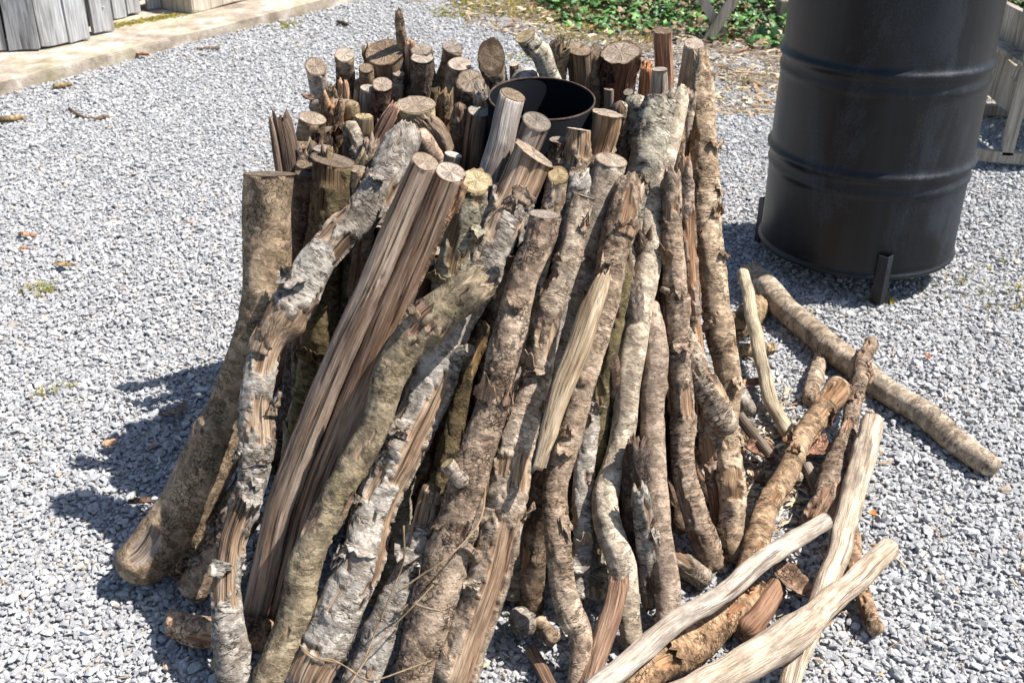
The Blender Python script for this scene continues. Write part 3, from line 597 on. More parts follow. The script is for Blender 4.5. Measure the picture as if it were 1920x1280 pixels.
hid('dark curved bark piece behind the brown stick right of the pale stem', 'dark', [(1196, 840, 50), (1188, 940, 52), (1192, 1040, 50)], z=.30, s=-.1, top='broken')
lean('reddish stripped stick slanting left beneath the S-bend of the pale stem', 'red', [(1158, 1095, 40), (1142, 1165, 44), (1118, 1240, 42), (1096, 1300, 40)], z=.12, bz=.02, top='broken', tint=(1.1, 1.1, 1.1))
# ---- feet at the lower left
lean('dark leaning log behind the foot of the thick grey-green log', 'dark', [(485, 880, 56), (425, 965, 54), (370, 1025, 50), (322, 1080, 38)], z=.20, bz=.02, name='log', top='round', tint=(2, 1.9, 1.4))
lean('grey stub with a rounded weathered end at the lower left foot', 'brown', [(470, 950, 72), (430, 1010, 74), (385, 1075, 66), (352, 1120, 56)], z=.17, bz=.025, name='log', top='round', tint=(1.5, 1.4, 1.3), flakes=3)
lie('short bark-covered log lying on the gravel at the lower left foot', 'brown', [(318, 1165, 48), (370, 1180, 60), (440, 1187, 62), (515, 1190, 60)], name='log', group='sticks and logs of the pile', tint=(1.5, 1.3, 1.1))
# ---- small broken pieces on the gravel in the front hollow
lie('small sawn block on the stones in the front hollow', 'birch', [(962, 1150, 44), (1000, 1180, 50)], group='sticks and logs of the pile', top='round')
lie('stubby pale brown piece lying beside the small sawn block', 'plain', [(1010, 1165, 30), (1040, 1200, 40)], group='sticks and logs of the pile', tint=(1.2, 1.1, 1))
lie('strip of reddish bark lying on the stones at the bottom centre', 'red', [(995, 1215, 24), (1015, 1255, 26), (1040, 1300, 26)], group='sticks and logs of the pile', flat=.5, tint=(1, 1, 1))
lie('short thick stub lying at the foot of the forked stick', 'plain', [(1262, 1040, 40), (1295, 1068, 46), (1330, 1092, 42)], group='sticks and logs of the pile')

# ---------------------------------------------------------------- sticks beside the pile
lie('long smooth log lying diagonally in front of the black drum', 'smooth', [(1412, 508, 40), (1440, 540, 48), (1490, 592, 48), (1580, 668, 52), (1680, 742, 50), (1790, 822, 50), (1868, 880, 44)], name='log',
    zs=[.03, .03, .02, .01, .01, 0, 0], top='broken', knots=[(.14, 0, .012, .004), (.86, .3, .012, .004), (.52, .5, .01, .003)], tint=(1.15, 1.1, 1.02), peelamt=0, dents=[(.03, -.2, .012, .006)])
lie('thin pale crooked branch propped against the end of the long smooth log', 'pale', [(1393, 512, 24), (1404, 560, 24), (1418, 620, 26), (1426, 680, 26), (1450, 752, 28), (1482, 818, 28)], zs=[.09, .08, .06, .04, .02, .01], tint=(.82, .8, .68))
lie('knobbly stick with cracked bark crossing over the long smooth log', 'brown', [(1634, 640, 24), (1616, 690, 28), (1603, 740, 32), (1597, 790, 30), (1580, 845, 42), (1560, 900, 56), (1540, 950, 58), (1520, 985, 46)], zs=[.07, .07, .06, .04, .03, .02, .01, 0], tint=(1.4, 1.35, 1.3), flakes=3, knots=[(.2, .3, .01, .004)])
lie('brown ringed stick with a peeled collar, propped beside the pile', 'plain', [(1572, 728, 52), (1536, 775, 44), (1500, 832, 42), (1468, 890, 44), (1438, 950, 46), (1420, 1020, 50), (1398, 1095, 50)], zs=[.09, .08, .07, .06, .04, .03, .01], tint=(1.05, .88, .7), flakes=3, peel=[(.06, .12, 0, 1)])
lie('small bark stick half hidden beneath the long smooth log', 'plain', [(1540, 665, 26), (1530, 710, 30), (1520, 755, 32)], tint=(.95, .9, .85))
lie('bleached split stick with rusty rot near its top', 'pale', [(1634, 792, 42), (1622, 850, 46), (1606, 905, 46), (1582, 980, 46), (1562, 1060, 44), (1535, 1140, 42), (1505, 1220, 42), (1475, 1300, 42)], zs=[.07, .07, .06, .05, .04, .03, .02, .01], end='endp', tint=(.92, .88, .82))
lie('bleached curved stick lying lowest against the pile feet', 'pale', [(1550, 975, 32), (1490, 1008, 36), (1420, 1060, 40), (1340, 1118, 40), (1262, 1168, 44), (1190, 1228, 44), (1100, 1300, 46)], zs=[.08, .09, .10, .10, .09, .08, .06], end='endp')
lie('thickest bleached branch with a grey knot scar, bottom right', 'pale', [(1668, 1028, 40), (1610, 1088, 46), (1550, 1140, 50), (1490, 1188, 70), (1410, 1235, 66), (1320, 1280, 66), (1240, 1320, 64)], zs=[.05, .06, .07, .06, .05, .05, .05], name='log', end='endp', dents=[(.43, .3, .014, .004)], tint=(.95, .9, .84))
lie('rough brown bark log lying beneath the bleached curved stick', 'brown', [(1425, 1105, 44), (1370, 1155, 66), (1300, 1205, 76), (1220, 1255, 78), (1150, 1305, 76)], name='log', zs=[0, 0, 0, 0, 0], tint=(1.6, 1.35, 1.05), flakes=3, peelamt=.05)
lie('short charred stub with a pale broken face under the bleached sticks', 'red', [(1456, 1100, 42), (1425, 1140, 46), (1392, 1190, 50)], tint=(.8, .7, .65))
lie('thin rough stick poking out below the bleached sticks at the right', 'brown', [(1600, 1000, 26), (1604, 1060, 28), (1620, 1130, 30), (1645, 1185, 32)], tint=(1.5, 1.3, 1.1))
lie('light stub lying behind the tall right-edge stick', 'plain', [(1360, 652, 26), (1410, 655, 26), (1456, 652, 22)], tint=(1.25, 1.2, .95))
lie('round cracked log end lying behind the tall right-edge stick', 'brown', [(1428, 575, 50), (1400, 598, 54), (1370, 620, 54)], tint=(1.5, 1.4, 1.1), name='log')
lie('short birch end poking out behind the tall right-edge stick', 'birch', [(1362, 690, 28), (1385, 730, 30), (1408, 776, 28)], zs=[.04, .02, 0], peelamt=0)
lie('grey split stick running behind the brown ringed stick', 'grey', [(1385, 778, 22), (1420, 825, 22), (1456, 870, 20)], zs=[.05, .03, .01], flat=.3, tint=(.8, .75, .65))
lie('short grey brown piece lying crosswise behind the brown ringed stick', 'plain', [(1418, 890, 26), (1460, 894, 26), (1505, 892, 24)])
lie('small weathered grey wedge beside the knobbly stick', 'grey', [(1512, 872, 22), (1525, 900, 24), (1538, 930, 22)], tint=(.9, .85, .75))

# ---------------------------------------------------------------- shaded sticks packed inside the pile
fr = random.Random(3)
FL = []
for k in range(64):
    a0 = fr.uniform(0, 2 * math.pi); rt_ = fr.uniform(.16, .36)
    front = math.sin(a0) < -.2
    h_ = fr.uniform(.45, .62) if front else fr.uniform(.56, .73)
    FL.append((a0, rt_, h_, rt_ + fr.uniform(.03, .12), fr.uniform(.014, .028)))
for k in range(30):      # a second row standing right behind the front sticks
    a0 = R_(-165 + 175 * k / 29) + fr.uniform(-.04, .04); FL.append((a0, fr.uniform(.24, .29), fr.uniform(.46, .60), fr.uniform(.36, .44), fr.uniform(.016, .024)))
for k in range(20):      # slim ones just behind the front feet
    a0 = R_(-135 + 125 * k / 19) + fr.uniform(-.04, .04); FL.append((a0, fr.uniform(.27, .32), fr.uniform(.34, .50), fr.uniform(.44, .52), fr.uniform(.012, .018)))
for k in range(7):       # outermost left rim, added to block sun gaps in the pile's shadow
    FL.append((R_(168 + 34 * k / 6), fr.uniform(.345, .385), fr.uniform(.68, .76), fr.uniform(.40, .44), fr.uniform(.019, .027)))
for k in range(16):      # close the left flank, added so the cast shadow is less broken
    FL.append((R_(140 + 95 * k / 15), fr.uniform(.22, .31), fr.uniform(.60, .72), fr.uniform(.34, .40), fr.uniform(.018, .028)))
for k, (a0, rt_, h_, ro_, rd) in enumerate(FL):
    tp = PILE + Vector((math.cos(a0) * rt_, math.sin(a0) * rt_, h_))
    if (Vector((tp.x, tp.y)) - Vector((.06, 2.03))).length < .145: continue
    b_ = PILE + Vector((math.cos(a0 + fr.uniform(-.2, .2)) * ro_, math.sin(a0) * ro_, .03))
    md = tp.lerp(b_, .5) + Vector((fr.uniform(-.015, .015), fr.uniform(-.015, .015), 0))
    o, _ = stick_mesh('stick', [tp, md, b_], [rd, rd * 1.05, rd * 1.15], fr.choice(['dark', 'brown', 'brown', 'plain', 'birch', 'red']), step=.012, end=fr.choice(['endb', 'end']), top=fr.choice(['cut', 'cut', 'cut', 'broken']), flakes=1 if k % 3 == 0 else 0, tint=(.68, .6, .54))  # tint puts shade into the colour, so gaps between front sticks look blacker
    tag(o, 'dull brown stick tinted darker for the shade inside the pile around the metal pipe', 'stick', 'sticks packed in the shade inside the pile')

for k in range(26):
    a0 = R_(15 + 195 * k / 25) + fr.uniform(-.05, .05); rt_ = fr.uniform(.27, .40); rd = fr.uniform(.010, .019)
    tp = PILE + Vector((math.cos(a0) * rt_, math.sin(a0) * rt_, fr.uniform(.68, .79)))
    if (Vector((tp.x, tp.y)) - Vector((.06, 2.03))).length < .145: continue
    b_ = PILE + Vector((math.cos(a0) * (rt_ + .06), math.sin(a0) * (rt_ + .06), .03)); md = tp.lerp(b_, .5) + Vector((fr.uniform(-.015, .015), fr.uniform(-.015, .015), 0))
    o, _ = stick_mesh('stick', [tp, md, b_], [rd, rd * 1.05, rd * 1.2], fr.choice(['brown', 'plain', 'birch', 'grey', 'moss']), step=.010, end=fr.choice(['endb', 'end', 'endp']), top=fr.choice(['cut', 'cut', 'broken']), flakes=k % 2, tint=(.9, .83, .75))
    tag(o, 'thin brown stick squeezed between the thicker stumps along the back rim of the pile', 'stick', 'thin sticks along the back rim of the pile')

# ---------------------------------------------------------------- black metal
def black_mat(name, dust, spec=.34, bs=.25, r0=.40):
    t = NT(name); co = t.n('ShaderNodeTexCoord').outputs['Object']
    big = t.noise(t.mapv(co, (1, 1, .35)), 5.5, 6, .65, .4); fine = t.noise(co, 220, 3, .6)
    sm = t.math('ADD', t.math('MULTIPLY', big, .75), t.math('MULTIPLY', fine, .25))
    dm = t.ramp(sm, [(.51, 0.0), (.59, 1.0)])
    streak = t.ramp(t.noise(t.mapv(co, (1, 1, .06)), 30, 4, .6), [(.50, 0.0), (.68, 1.0)])
    dm2 = t.math('MAXIMUM', t.math('MULTIPLY', dm, dust), t.math('MULTIPLY', streak, dust * .22))
    col = t.mix(dm2, (0.0035, 0.0045, 0.0062), (0.036, 0.044, 0.056))
    rust = t.ramp(t.noise(co, 38, 5, .7), [(.70, 0.0), (.76, 1.0)])
    col = t.mix(t.math('MULTIPLY', rust, .35), col, (.06, .03, .018))
    ro = t.n('ShaderNodeMapRange'); t.l(dm2, ro.inputs[0]); ro.inputs[3].default_value = r0; ro.inputs[4].default_value = .70
    return t.done(col, ro.outputs[0], t.bump(t.math('ADD', fine, t.math('MULTIPLY', big, 1.5)), bs, .002), spec)
BLK = black_mat('black_painted_steel', .48); BLK2 = black_mat('dull_black_steel', 0.0, .04, .04, .75)  # BLK2: no dust, rougher and almost without gloss
t_ = NT('rusty_rim'); c_ = t_.n('ShaderNodeTexCoord').outputs['Object']
RUST = t_.done(t_.ramp(t_.noise(c_, 60, 5, .7), [(.42, (.03, .018, .014)), (.62, (.085, .05, .036))]), .85, None, .3)

def lathe(prof, seg=160):
    V = []; F = []; n = len(prof)
    for i in range(seg):
        a = 2 * math.pi * i / seg
        for r, z in prof: V.append((r * math.cos(a), r * math.sin(a), z))
    for i in range(seg):
        i2 = (i + 1) % seg
        for j in range(n - 1): F.append((i * n + j, i2 * n + j, i2 * n + j + 1, i * n + j + 1))
    return V, F
BX, BY, Z0, Z1, Z2 = 1.052, 3.055, .069, .368, .648
drum = empty('steel_drum', (BX, BY, 0)); drum.rotation_euler = (R_(-1.0), R_(-.9), 0)
tag(drum, 'matt black steel drum with two rolled hoops standing on short legs behind the pile', 'drum')
prof = [(0.0, Z0 + .012), (.270, Z0 + .012), (.279, Z0 + .004), (.284, Z0), (.290, Z0 + .001), (.2925, Z0 + .006), (.290, Z0 + .012), (.286, Z0 + .015)]
z = Z0 + .02
while z < .925:
    dr = 0
    for zc in (Z1, Z2):
        d = z - zc
        dr += .0105 * math.exp(-(d / .0120) ** 2) + .0045 * math.exp(-((d + .048) / .012) ** 2)
    prof.append((.286 + dr, z)); z += .003
prof += [(.286, .93), (.290, .934), (.2925, .940), (.290, .947), (.284, .948), (.281, .940), (.279, .930), (0, .930)]
V, F = lathe(prof); V = np.array(V); ang_ = np.arctan2(V[:, 1], V[:, 0])
dn_ = (fbm(np.stack([np.cos(ang_) * 2.2, np.sin(ang_) * 2.2, V[:, 2] * 5], -1), 77, 2) - .5) * .006 * (V[:, 2] > Z0 + .03) * (V[:, 2] < .91)
V[:, 0] += np.cos(ang_) * dn_; V[:, 1] += np.sin(ang_) * dn_
mesh_obj('drum_body', V, F, BLK, drum)
leg0 = at_z(1650, 578, 0) ; a_leg = math.atan2(leg0.y - BY, leg0.x - BX)
def angle_iron(a):
    bm = bmesh.new(); wdt = .034; th = .004
    pts = [(0.002, 0), (wdt * .72, -wdt * .7), (wdt * .72 - th * 1.4, -wdt * .7), (-.004, 0), (wdt * .72 - th * 1.4, wdt * .7), (wdt * .72, wdt * .7)]
    # an L pointing outwards
    q_ = .026; pts = [(q_, 0), (q_ - wdt * .62, wdt * .62), (q_ - wdt * .62 - .004, wdt * .62 - .002), (q_ - .0055, 0), (q_ - wdt * .62 - .004, -wdt * .62 + .002), (q_ - wdt * .62, -wdt * .62)]
    lo = [bm.verts.new(((x + .288) * math.cos(a) - y * math.sin(a), (x + .288) * math.sin(a) + y * math.cos(a), 0.0)) for x, y in pts]
    hi = [bm.verts.new(((x + .288) * math.cos(a) - y * math.sin(a), (x + .288) * math.sin(a) + y * math.cos(a), .148)) for x, y in pts]
    n = len(pts)
    for i in range(n): bm.faces.new((lo[i], lo[(i + 1) % n], hi[(i + 1) % n], hi[i]))
    bm.faces.new(hi); bm.faces.new(lo[::-1]); bmesh.ops.recalc_face_normals(bm, faces=bm.faces)
    me = bpy.data.meshes.new('leg'); bm.to_mesh(me); bm.free(); me.materials.append(BLK)
    o = bpy.data.objects.new('leg', me); COL.objects.link(o); o.parent = drum
for k in range(3): angle_iron(a_leg + k * 2 * math.pi / 3)

RC = at_z(1016, 183, .80); RR_ = 100.5 / FPX * (RC - CAMP).dot(FW)
pipe = empty('metal_pipe', (RC.x, RC.y - .07, 0)); tag(pipe, 'open black steel pipe standing upright in the middle of the stick pile', 'pipe')
pipe.rotation_euler = (R_(6.0), R_(1.0), 0)
H = .80
V, F = lathe([(RR_, -.03), (RR_, H - .002), (RR_ - .0025, H - .002), (RR_ - .0025, H - .3)], 96); mesh_obj('pipe_wall', V, F, BLK2, pipe)
V, F = lathe([(RR_ + .0004, H - .002), (RR_ + .0004, H + .0006), (RR_ - .0029, H + .0006), (RR_ - .0029, H - .002)], 96); mesh_obj('rusty_rim', V, F, RUST, pipe)
V, F = lathe([(0, H - .082), (RR_ - .003, H - .082)], 64); mesh_obj('bottom_plate', V, F, BLK, pipe)
pipe.location = RC - (Matrix.Rotation(R_(1.0), 3, 'Y') @ Matrix.Rotation(R_(6.0), 3, 'X')) @ Vector((0, 0, H))

# ---------------------------------------------------------------- ground and gravel
def gpx(x, y): p = at_z(x, y); return (p.x, p.y)
bl = [gpx(*q) for q in [(500, -18), (700, 5), (850, 22), (1000, 52), (1080, 95), (1200, 135), (1345, 182), (1480, 190), (1700, 200), (1880, 190)]]
BXs = np.array([q[0] for q in bl]); BYs = np.array([q[1] for q in bl])
il = [gpx(*q) for q in [(860, -25), (980, 8), (1060, 42), (1150, 68), (1240, 74), (1345, 84), (1480, 95), (1700, 100), (1900, 110)]]
IXs = np.array([q[0] for q in il]); IYs = np.array([q[1] for q in il])
cA = at_z(0, 176); cB = at_z(640, 6); cd = (cB - cA); cd.z = 0; cd.normalize(); cn = Vector((-cd.y, cd.x, 0))   # kerb line; cn points away from the gravel
def relief(x, y):
    p = np.stack([x * 1.3, y * 1.3, 0 * x], -1); q = np.stack([x * 5, y * 5, 0 * x + 3], -1)
    return (fbm(p, 5, 2) - .5) * .02 + (fbm(q, 6, 2) - .5) * .008 - .010
t = NT('dusty_grit'); co = t.n('ShaderNodeTexCoord').outputs['Object']
v1 = t.voro(co, 130, 'F1', 'Color'); vd = t.voro(co, 130)
grit = t.mix(.6, t.ramp(t.noise(co, 60, 5), [(.35, (.16, .155, .15)), (.65, (.36, .35, .34))]), t.ramp(v1, [(.2, (.20, .20, .20)), (.9, (.46, .46, .46))]))
GRIT = t.done(grit, .95, t.bump(vd, 1.0, -.006), .1)
t = NT('brown_soil'); co = t.n('ShaderNodeTexCoord').outputs['Object']
SOIL = t.done(t.ramp(t.noise(co, 22, 8, .7), [(.34, (.05, .04, .03)), (.5, (.17, .14, .11)), (.66, (.34, .31, .26))]), .95, t.bump(t.noise(co, 90, 6, .7), 1.0, .012), .1)
def sheet(name, x0, x1, y0, y1, nx, ny, zf, mat):
    X, Y = np.meshgrid(np.linspace(x0, x1, nx), np.linspace(y0, y1, ny)); Z = zf(X, Y)
    V = np.stack([X, Y, Z], -1).reshape(-1, 3); i, j = np.meshgrid(np.arange(ny - 1), np.arange(nx - 1), indexing='ij')
    F = np.stack([i * nx + j, i * nx + j + 1, (i + 1) * nx + j + 1, (i + 1) * nx + j], -1).reshape(-1, 4)
    return mesh_obj(name, V, F, mat)
def soil_h(X, Y):
    yb = np.interp(X, BXs, BYs) + .25 * (fbm(np.stack([X * 3, Y * 3, 0 * X], -1), 8, 3) - .5)
    m_ = sstep(-.05, .25, Y - yb); m_ = m_ * (X > -1.3 + 0 * X) if False else m_
    bank = sstep(0, 4, Y - np.interp(X, IXs, IYs)) * .5
    side = ((X - cA.x) * cn.x + (Y - cA.y) * cn.y)
    m_ = m_ * sstep(.0, -.12, side)
    return relief(X, Y) - .03 + m_ * (.028 + .03 * (fbm(np.stack([X * 6, Y * 6, 0 * X], -1), 12, 3) - .4)) + bank * m_
g = sheet('ground', -60, 60, -8, 110, 60, 60, lambda X, Y: 0 * X - .045, GRIT); tag(g, kind='structure')
g = sheet('gravel_bed', -4.2, 4.8, .2, 9.5, 300, 320, relief, GRIT); tag(g, kind='structure')
g = sheet('soil', -2.2, 6.0, 3.6, 14, 260, 330, soil_h, SOIL); tag(g, kind='structure')

def hidden_collection(name): return bpy.data.collections.new(name)      # not linked: only feeds the instancer
def stone_mesh(k):
    r = random.Random(50 + k); bm = bmesh.new()
    sx, sy, sz = 1.0, r.uniform(.62, .95), r.uniform(.42, .75)
    for _ in range(11):
        v = Vector((r.gauss(0, 1), r.gauss(0, 1), r.gauss(0, 1))).normalized() * r.uniform(.82, 1.08)
        bm.verts.new((v.x * sx, v.y * sy, v.z * sz))
    res = bmesh.ops.convex_hull(bm, input=bm.verts); bmesh.ops.delete(bm, geom=[e for e in res['geom_interior'] if isinstance(e, bmesh.types.BMVert)], context='VERTS')
    bmesh.ops.bevel(bm, geom=list(bm.edges), offset=.045, segments=1, affect='EDGES')
    me = bpy.data.meshes.new('stone'); bm.to_mesh(me); bm.free()
    return me
def scatter(name, co, rot, scl, idx, meshes, mats, kind='stuff'):
    """one object: points with their own turn, size and choice of piece, instanced by geometry nodes"""
    cl = hidden_collection(name + '_pieces')
    for k, me in enumerate(meshes):
        me.materials.clear(); me.materials.append(mats[k % len(mats)])
        cl.objects.link(bpy.data.objects.new('piece_%03d' % k, me))
    me = bpy.data.meshes.new(name); me.vertices.add(len(co)); me.vertices.foreach_set('co', np.asarray(co, np.float32).ravel())
    for nm, ty, d, f_ in (('rot', 'FLOAT_VECTOR', rot, 'vector'), ('scl', 'FLOAT_VECTOR', scl, 'vector')):
        a_ = me.attributes.new(nm, ty, 'POINT'); a_.data.foreach_set(f_, np.asarray(d, np.float32).ravel())
    a_ = me.attributes.new('idx', 'INT', 'POINT'); a_.data.foreach_set('value', np.asarray(idx, np.int32))
    o = bpy.data.objects.new(name, me); COL.objects.link(o)
    ng = bpy.data.node_groups.new(name, 'GeometryNodeTree')
    ng.interface.new_socket('Geometry', in_out='INPUT', socket_type='NodeSocketGeometry'); ng.interface.new_socket('Geometry', in_out='OUTPUT', socket_type='NodeSocketGeometry')
    gi = ng.nodes.new('NodeGroupInput'); go = ng.nodes.new('NodeGroupOutput'); ip = ng.nodes.new('GeometryNodeInstanceOnPoints')
    ci = ng.nodes.new('GeometryNodeCollectionInfo'); ci.inputs['Collection'].default_value = cl
    ci.inputs['Separate Children'].default_value = True; ci.inputs['Reset Children'].default_value = True
    def na(nm, ty):
        x = ng.nodes.new('GeometryNodeInputNamedAttribute'); x.data_type = ty; x.inputs['Name'].default_value = nm; return x.outputs['Attribute']
    L = ng.links.new
    L(gi.outputs[0], ip.inputs['Points']); L(ci.outputs[0], ip.inputs['Instance']); ip.inputs['Pick Instance'].default_value = True
    L(na('idx', 'INT'), ip.inputs['Instance Index'])
    er = ng.nodes.new('FunctionNodeEulerToRotation'); L(na('rot', 'FLOAT_VECTOR'), er.inputs[0]); L(er.outputs[0], ip.inputs['Rotation'])
    L(na('scl', 'FLOAT_VECTOR'), ip.inputs['Scale']); L(ip.outputs[0], go.inputs[0])
    md = o.modifiers.new('scatter', 'NODES'); md.node_group = ng
    return tag(o, kind=kind)

t = NT('limestone_chipping'); rnd = t.n('ShaderNodeObjectInfo').outputs['Random']; co = t.n('ShaderNodeTexCoord').outputs['Object']
rc = t.ramp(rnd, [(0, (.32, .322, .328)), (.2, (.39, .393, .40)), (.5, (.455, .458, .46)), (.8, (.53, .53, .525)), (.96, (.66, .65, .63)), (.985, (.50, .40, .28)), (1.0, (.42, .30, .20))])
rc = t.mix(.30, rc, t.ramp(t.noise(co, 2.2, 5, .7), [(.35, (.17, .175, .185)), (.65, (.66, .66, .66))]))
STONE = t.done(rc, .8, t.bump(t.noise(co, 7, 5, .7), .5, .12), .3)
def grid_pts(x0, x1, y0, y1, d):
    nx, ny = int((x1 - x0) / d), int((y1 - y0) / (d * .87))
    X, Y = np.meshgrid(np.arange(nx) * d + x0, np.arange(ny) * d * .87 + y0); X[1::2] += d / 2
    X = X + rng.uniform(-.42, .42, X.shape) * d; Y = Y + rng.uniform(-.42, .42, Y.shape) * d
    return X.ravel(), Y.ravel()
PX, PY, PL = [], [], []
for lay, d, zo in ((0, .0100, -.0015), (1, .0138, .0042)):
    X, Y = grid_pts(-4.0, 4.6, .75, 8.6, d)
    hw = .56 * Y + .75
    k = np.abs(X) < hw
    X, Y = X[k], Y[k]
    keep = np.ones(len(X), bool)
    # thin layers farther off, where each stone is a pixel or two
    far = sstep(4.2, 7.0, Y); keep &= rng.uniform(size=len(X)) > far * (.35 if lay == 0 else .6)
    yb = np.interp(X, BXs, BYs) + .5 * (fbm(np.stack([X * 3, Y * 3, 0 * X], -1), 8, 3) - .5)
    keep &= rng.uniform(size=len(X)) > sstep(-.15, .35, Y - yb) * .82 + sstep(.4, 1.2, Y - yb) * .2
    side = (X - cA.x) * cn.x + (Y - cA.y) * cn.y + .03 * (fbm(np.stack([X * 8, Y * 8, 0 * X], -1), 9, 2) - .5)
    keep &= side < .0
    X, Y = X[keep], Y[keep]; PX.append(X); PY.append(Y); PL.append(np.full(len(X), zo))
X = np.concatenate(PX); Y = np.concatenate(PY); ZO = np.concatenate(PL); N = len(X)
size = np.clip(rng.lognormal(math.log(.0064), .38, N), .0028, .0165)
co = np.stack([X, Y, relief(X, Y) + size * .35 + ZO], -1)
rot = np.stack([rng.uniform(-.38, .38, N), rng.uniform(-.38, .38, N), rng.uniform(0, 6.28, N)], -1)
scl = size[:, None] * rng.uniform(.82, 1.2, (N, 3))
scatter('gravel', co, rot, scl, rng.integers(0, 14, N), [stone_mesh(k) for k in range(14)], [STONE])
print('stones', N)

# ---------------------------------------------------------------- kerb slab, plank wall, timber
def stone_plain(name, stops, sc=9, bs=.5, moss=None):
    t = NT(name); co = t.n('ShaderNodeTexCoord').outputs['Object']
    c = t.ramp(t.noise(co, sc, 8, .65), stops)
    if moss:
        mm = t.math('MULTIPLY', t.ramp(t.noise(co, 3.2, 6, .75), [(.50, 0.0), (.60, 1.0)]), moss[1]); c = t.mix(mm, c, moss[0])
    return t.done(c, .92, t.bump(t.noise(co, 70, 6, .7), bs, .006), .15)
KERB = stone_plain('worn_concrete', [(.36, (.20, .16, .125)), (.5, (.36, .305, .25)), (.62, (.52, .47, .41))], 7, .8, ((.23, .22, .10), .35))
def plank_mat(name, c):
    t = NT(name); co = t.n('ShaderNodeTexCoord').outputs['Object']; ran = t.n('ShaderNodeObjectInfo').outputs['Random']
    of = t.n('ShaderNodeVectorMath', operation='ADD'); t.l(co, of.inputs[0]); t.l(t.math('MULTIPLY', ran, 20.0), of.inputs[1])
    g = t.noise(t.mapv(of.outputs[0], (1, 1, .06)), 90, 6, .62, .5); b = t.noise(t.mapv(of.outputs[0], (1, 1, .25)), 9, 4)
    cc = t.ramp(t.math('ADD', t.math('MULTIPLY', g, .6), t.math('MULTIPLY', b, .4)), [(.36, c[0]), (.5, c[1]), (.64, c[2])])
    return t.done(cc, .88, t.bump(g, .6, .004), .15)
PLANK = plank_mat('silvered_planks', ((.12, .115, .11), (.31, .31, .31), (.47, .48, .49)))
BEIGE = plank_mat('weathered_beige_timber', ((.20, .165, .12), (.42, .37, .30), (.60, .55, .47)))
def block(name, c, ax, ay, L, Wd, Ht, mat, parent=None, taper=0, wob=.004, seed=0, cuts=8):
    """box standing on c (centre of its foot) with long side along ax, depth along ay, bevelled, with slightly uneven faces"""
    bm = bmesh.new(); r = random.Random(seed)
    bmesh.ops.create_cube(bm, size=1)
    bmesh.ops.subdivide_edges(bm, edges=bm.edges[:], cuts=cuts, use_grid_fill=True)
    for v in bm.verts:
        x, y, z_ = v.co.x * L, v.co.y * Wd, (v.co.z + .5) * Ht
        nz_ = float(fbm(np.array([x * 9 + seed, y * 9, z_ * 4.0]), 33 + seed, 2)) - .5
        q = Vector((0, 0, 0)) + ax * (x * (1 + taper * z_) + nz_ * wob * 2) + ay * (y + nz_ * wob); q.z += z_ + (nz_ * wob * 3 if z_ < .001 or z_ > Ht - .001 else 0)
        v.co = q
    bmesh.ops.bevel(bm, geom=[e for e in bm.edges if e.calc_face_angle(0) > .8], offset=min(.006, Wd * .12), segments=2, affect='EDGES')
    me = bpy.data.meshes.new(name); bm.to_mesh(me); bm.free(); me.materials.append(mat)
    o = bpy.data.objects.new(name, me); COL.objects.link(o); o.location = c - (parent.location if parent else Vector((0, 0, 0)))
    if parent: o.parent = parent
    return o
Lk = 9.0; mid = cA + cd * 1.2
kb = block('kerb', mid + cn * .75 + Vector((0, 0, -.05)), cd, cn, Lk, 1.5, .095, KERB, None, 0, .006, 3, 24)
tag(kb, 'worn pale concrete edging strip with moss, running along the gravel at the top left', 'kerb')
ZK = .046
def kp(x, y): return at_z(x, y, ZK)
wall = empty('plank_wall', kp(110, 90)); tag(wall, 'silvery grey vertical plank wall standing on the concrete edging at the top left', 'wall')
def board(x0, y0, x1, y1, h, th=.028, mat=PLANK, name='board', seed=0, back=0, lift=.006, par=None):
    a, b = kp(x0, y0), kp(x1, y1); ax = (b - a); L = ax.length; ax.normalize(); ay = Vector((-ax.y, ax.x, 0))
    return block(name, (a + b) / 2 + ay * (th / 2 + back) + Vector((0, 0, lift)), ax, ay, L - .003, th, h, mat, par or wall, .0, .006, seed, 9)
board(-120, 112, -55, 104, 1.7, seed=1); board(-54, 106, 16, 99, 1.7, seed=2, back=.03)
board(18, 97, 76, 95, 1.7, seed=3); board(77, 93, 130, 84, 1.7, seed=4); board(131, 84, 171, 76, 1.7, seed=5)
board(172, 66, 213, 59, 1.7, seed=6, back=-.02)
nail = []
board(214, 38, 240, 33, 1.7, seed=7); board(242, 33, 268, 27, 1.7, seed=8, back=.01); board(279, 23, 305, 20, 1.7, seed=9, back=.02)
a, b = kp(200, 52), kp(330, 10); ax = (b - a).normalized()
block('dark_backing', kp(235, 8) , ax, Vector((-ax.y, ax.x, 0)), 1.6, .03, 1.8, stone_plain('near_black_backing', [(.3, (.012, .010, .009)), (.7, (.03, .026, .022))]), wall, 0, .002, 10)  # near-black sheet behind the gaps between the boards
a2, b2 = kp(-150, 105), kp(210, 50); ax2 = (b2 - a2).normalized(); ay2 = Vector((-ax2.y, ax2.x, 0))
block('rear_backing', (a2 + b2) / 2 + ay2 * .10, ax2, ay2, (b2 - a2).length, .05, 1.5, bpy.data.materials['near_black_backing'], wall, 0, .002, 11)  # second near-black sheet, behind the left boards
for (x, y, zz) in ((203, 20, 0),):
    p = kp(203, 62); q = p + Vector((0, -.012, .13))
    V, F = lathe([(0, .004), (.004, .0035), (.0065, .0015), (.007, 0), (0, 0)], 14)
    no = mesh_obj('nail_head', V, F, BEIGE, wall); no.location = q - wall.location; no.rotation_euler = (R_(90), 0, 0)
a, b = kp(362, 27), kp(455, 3); ax = (b - a).normalized(); ay = Vector((-ax.y, ax.x, 0))
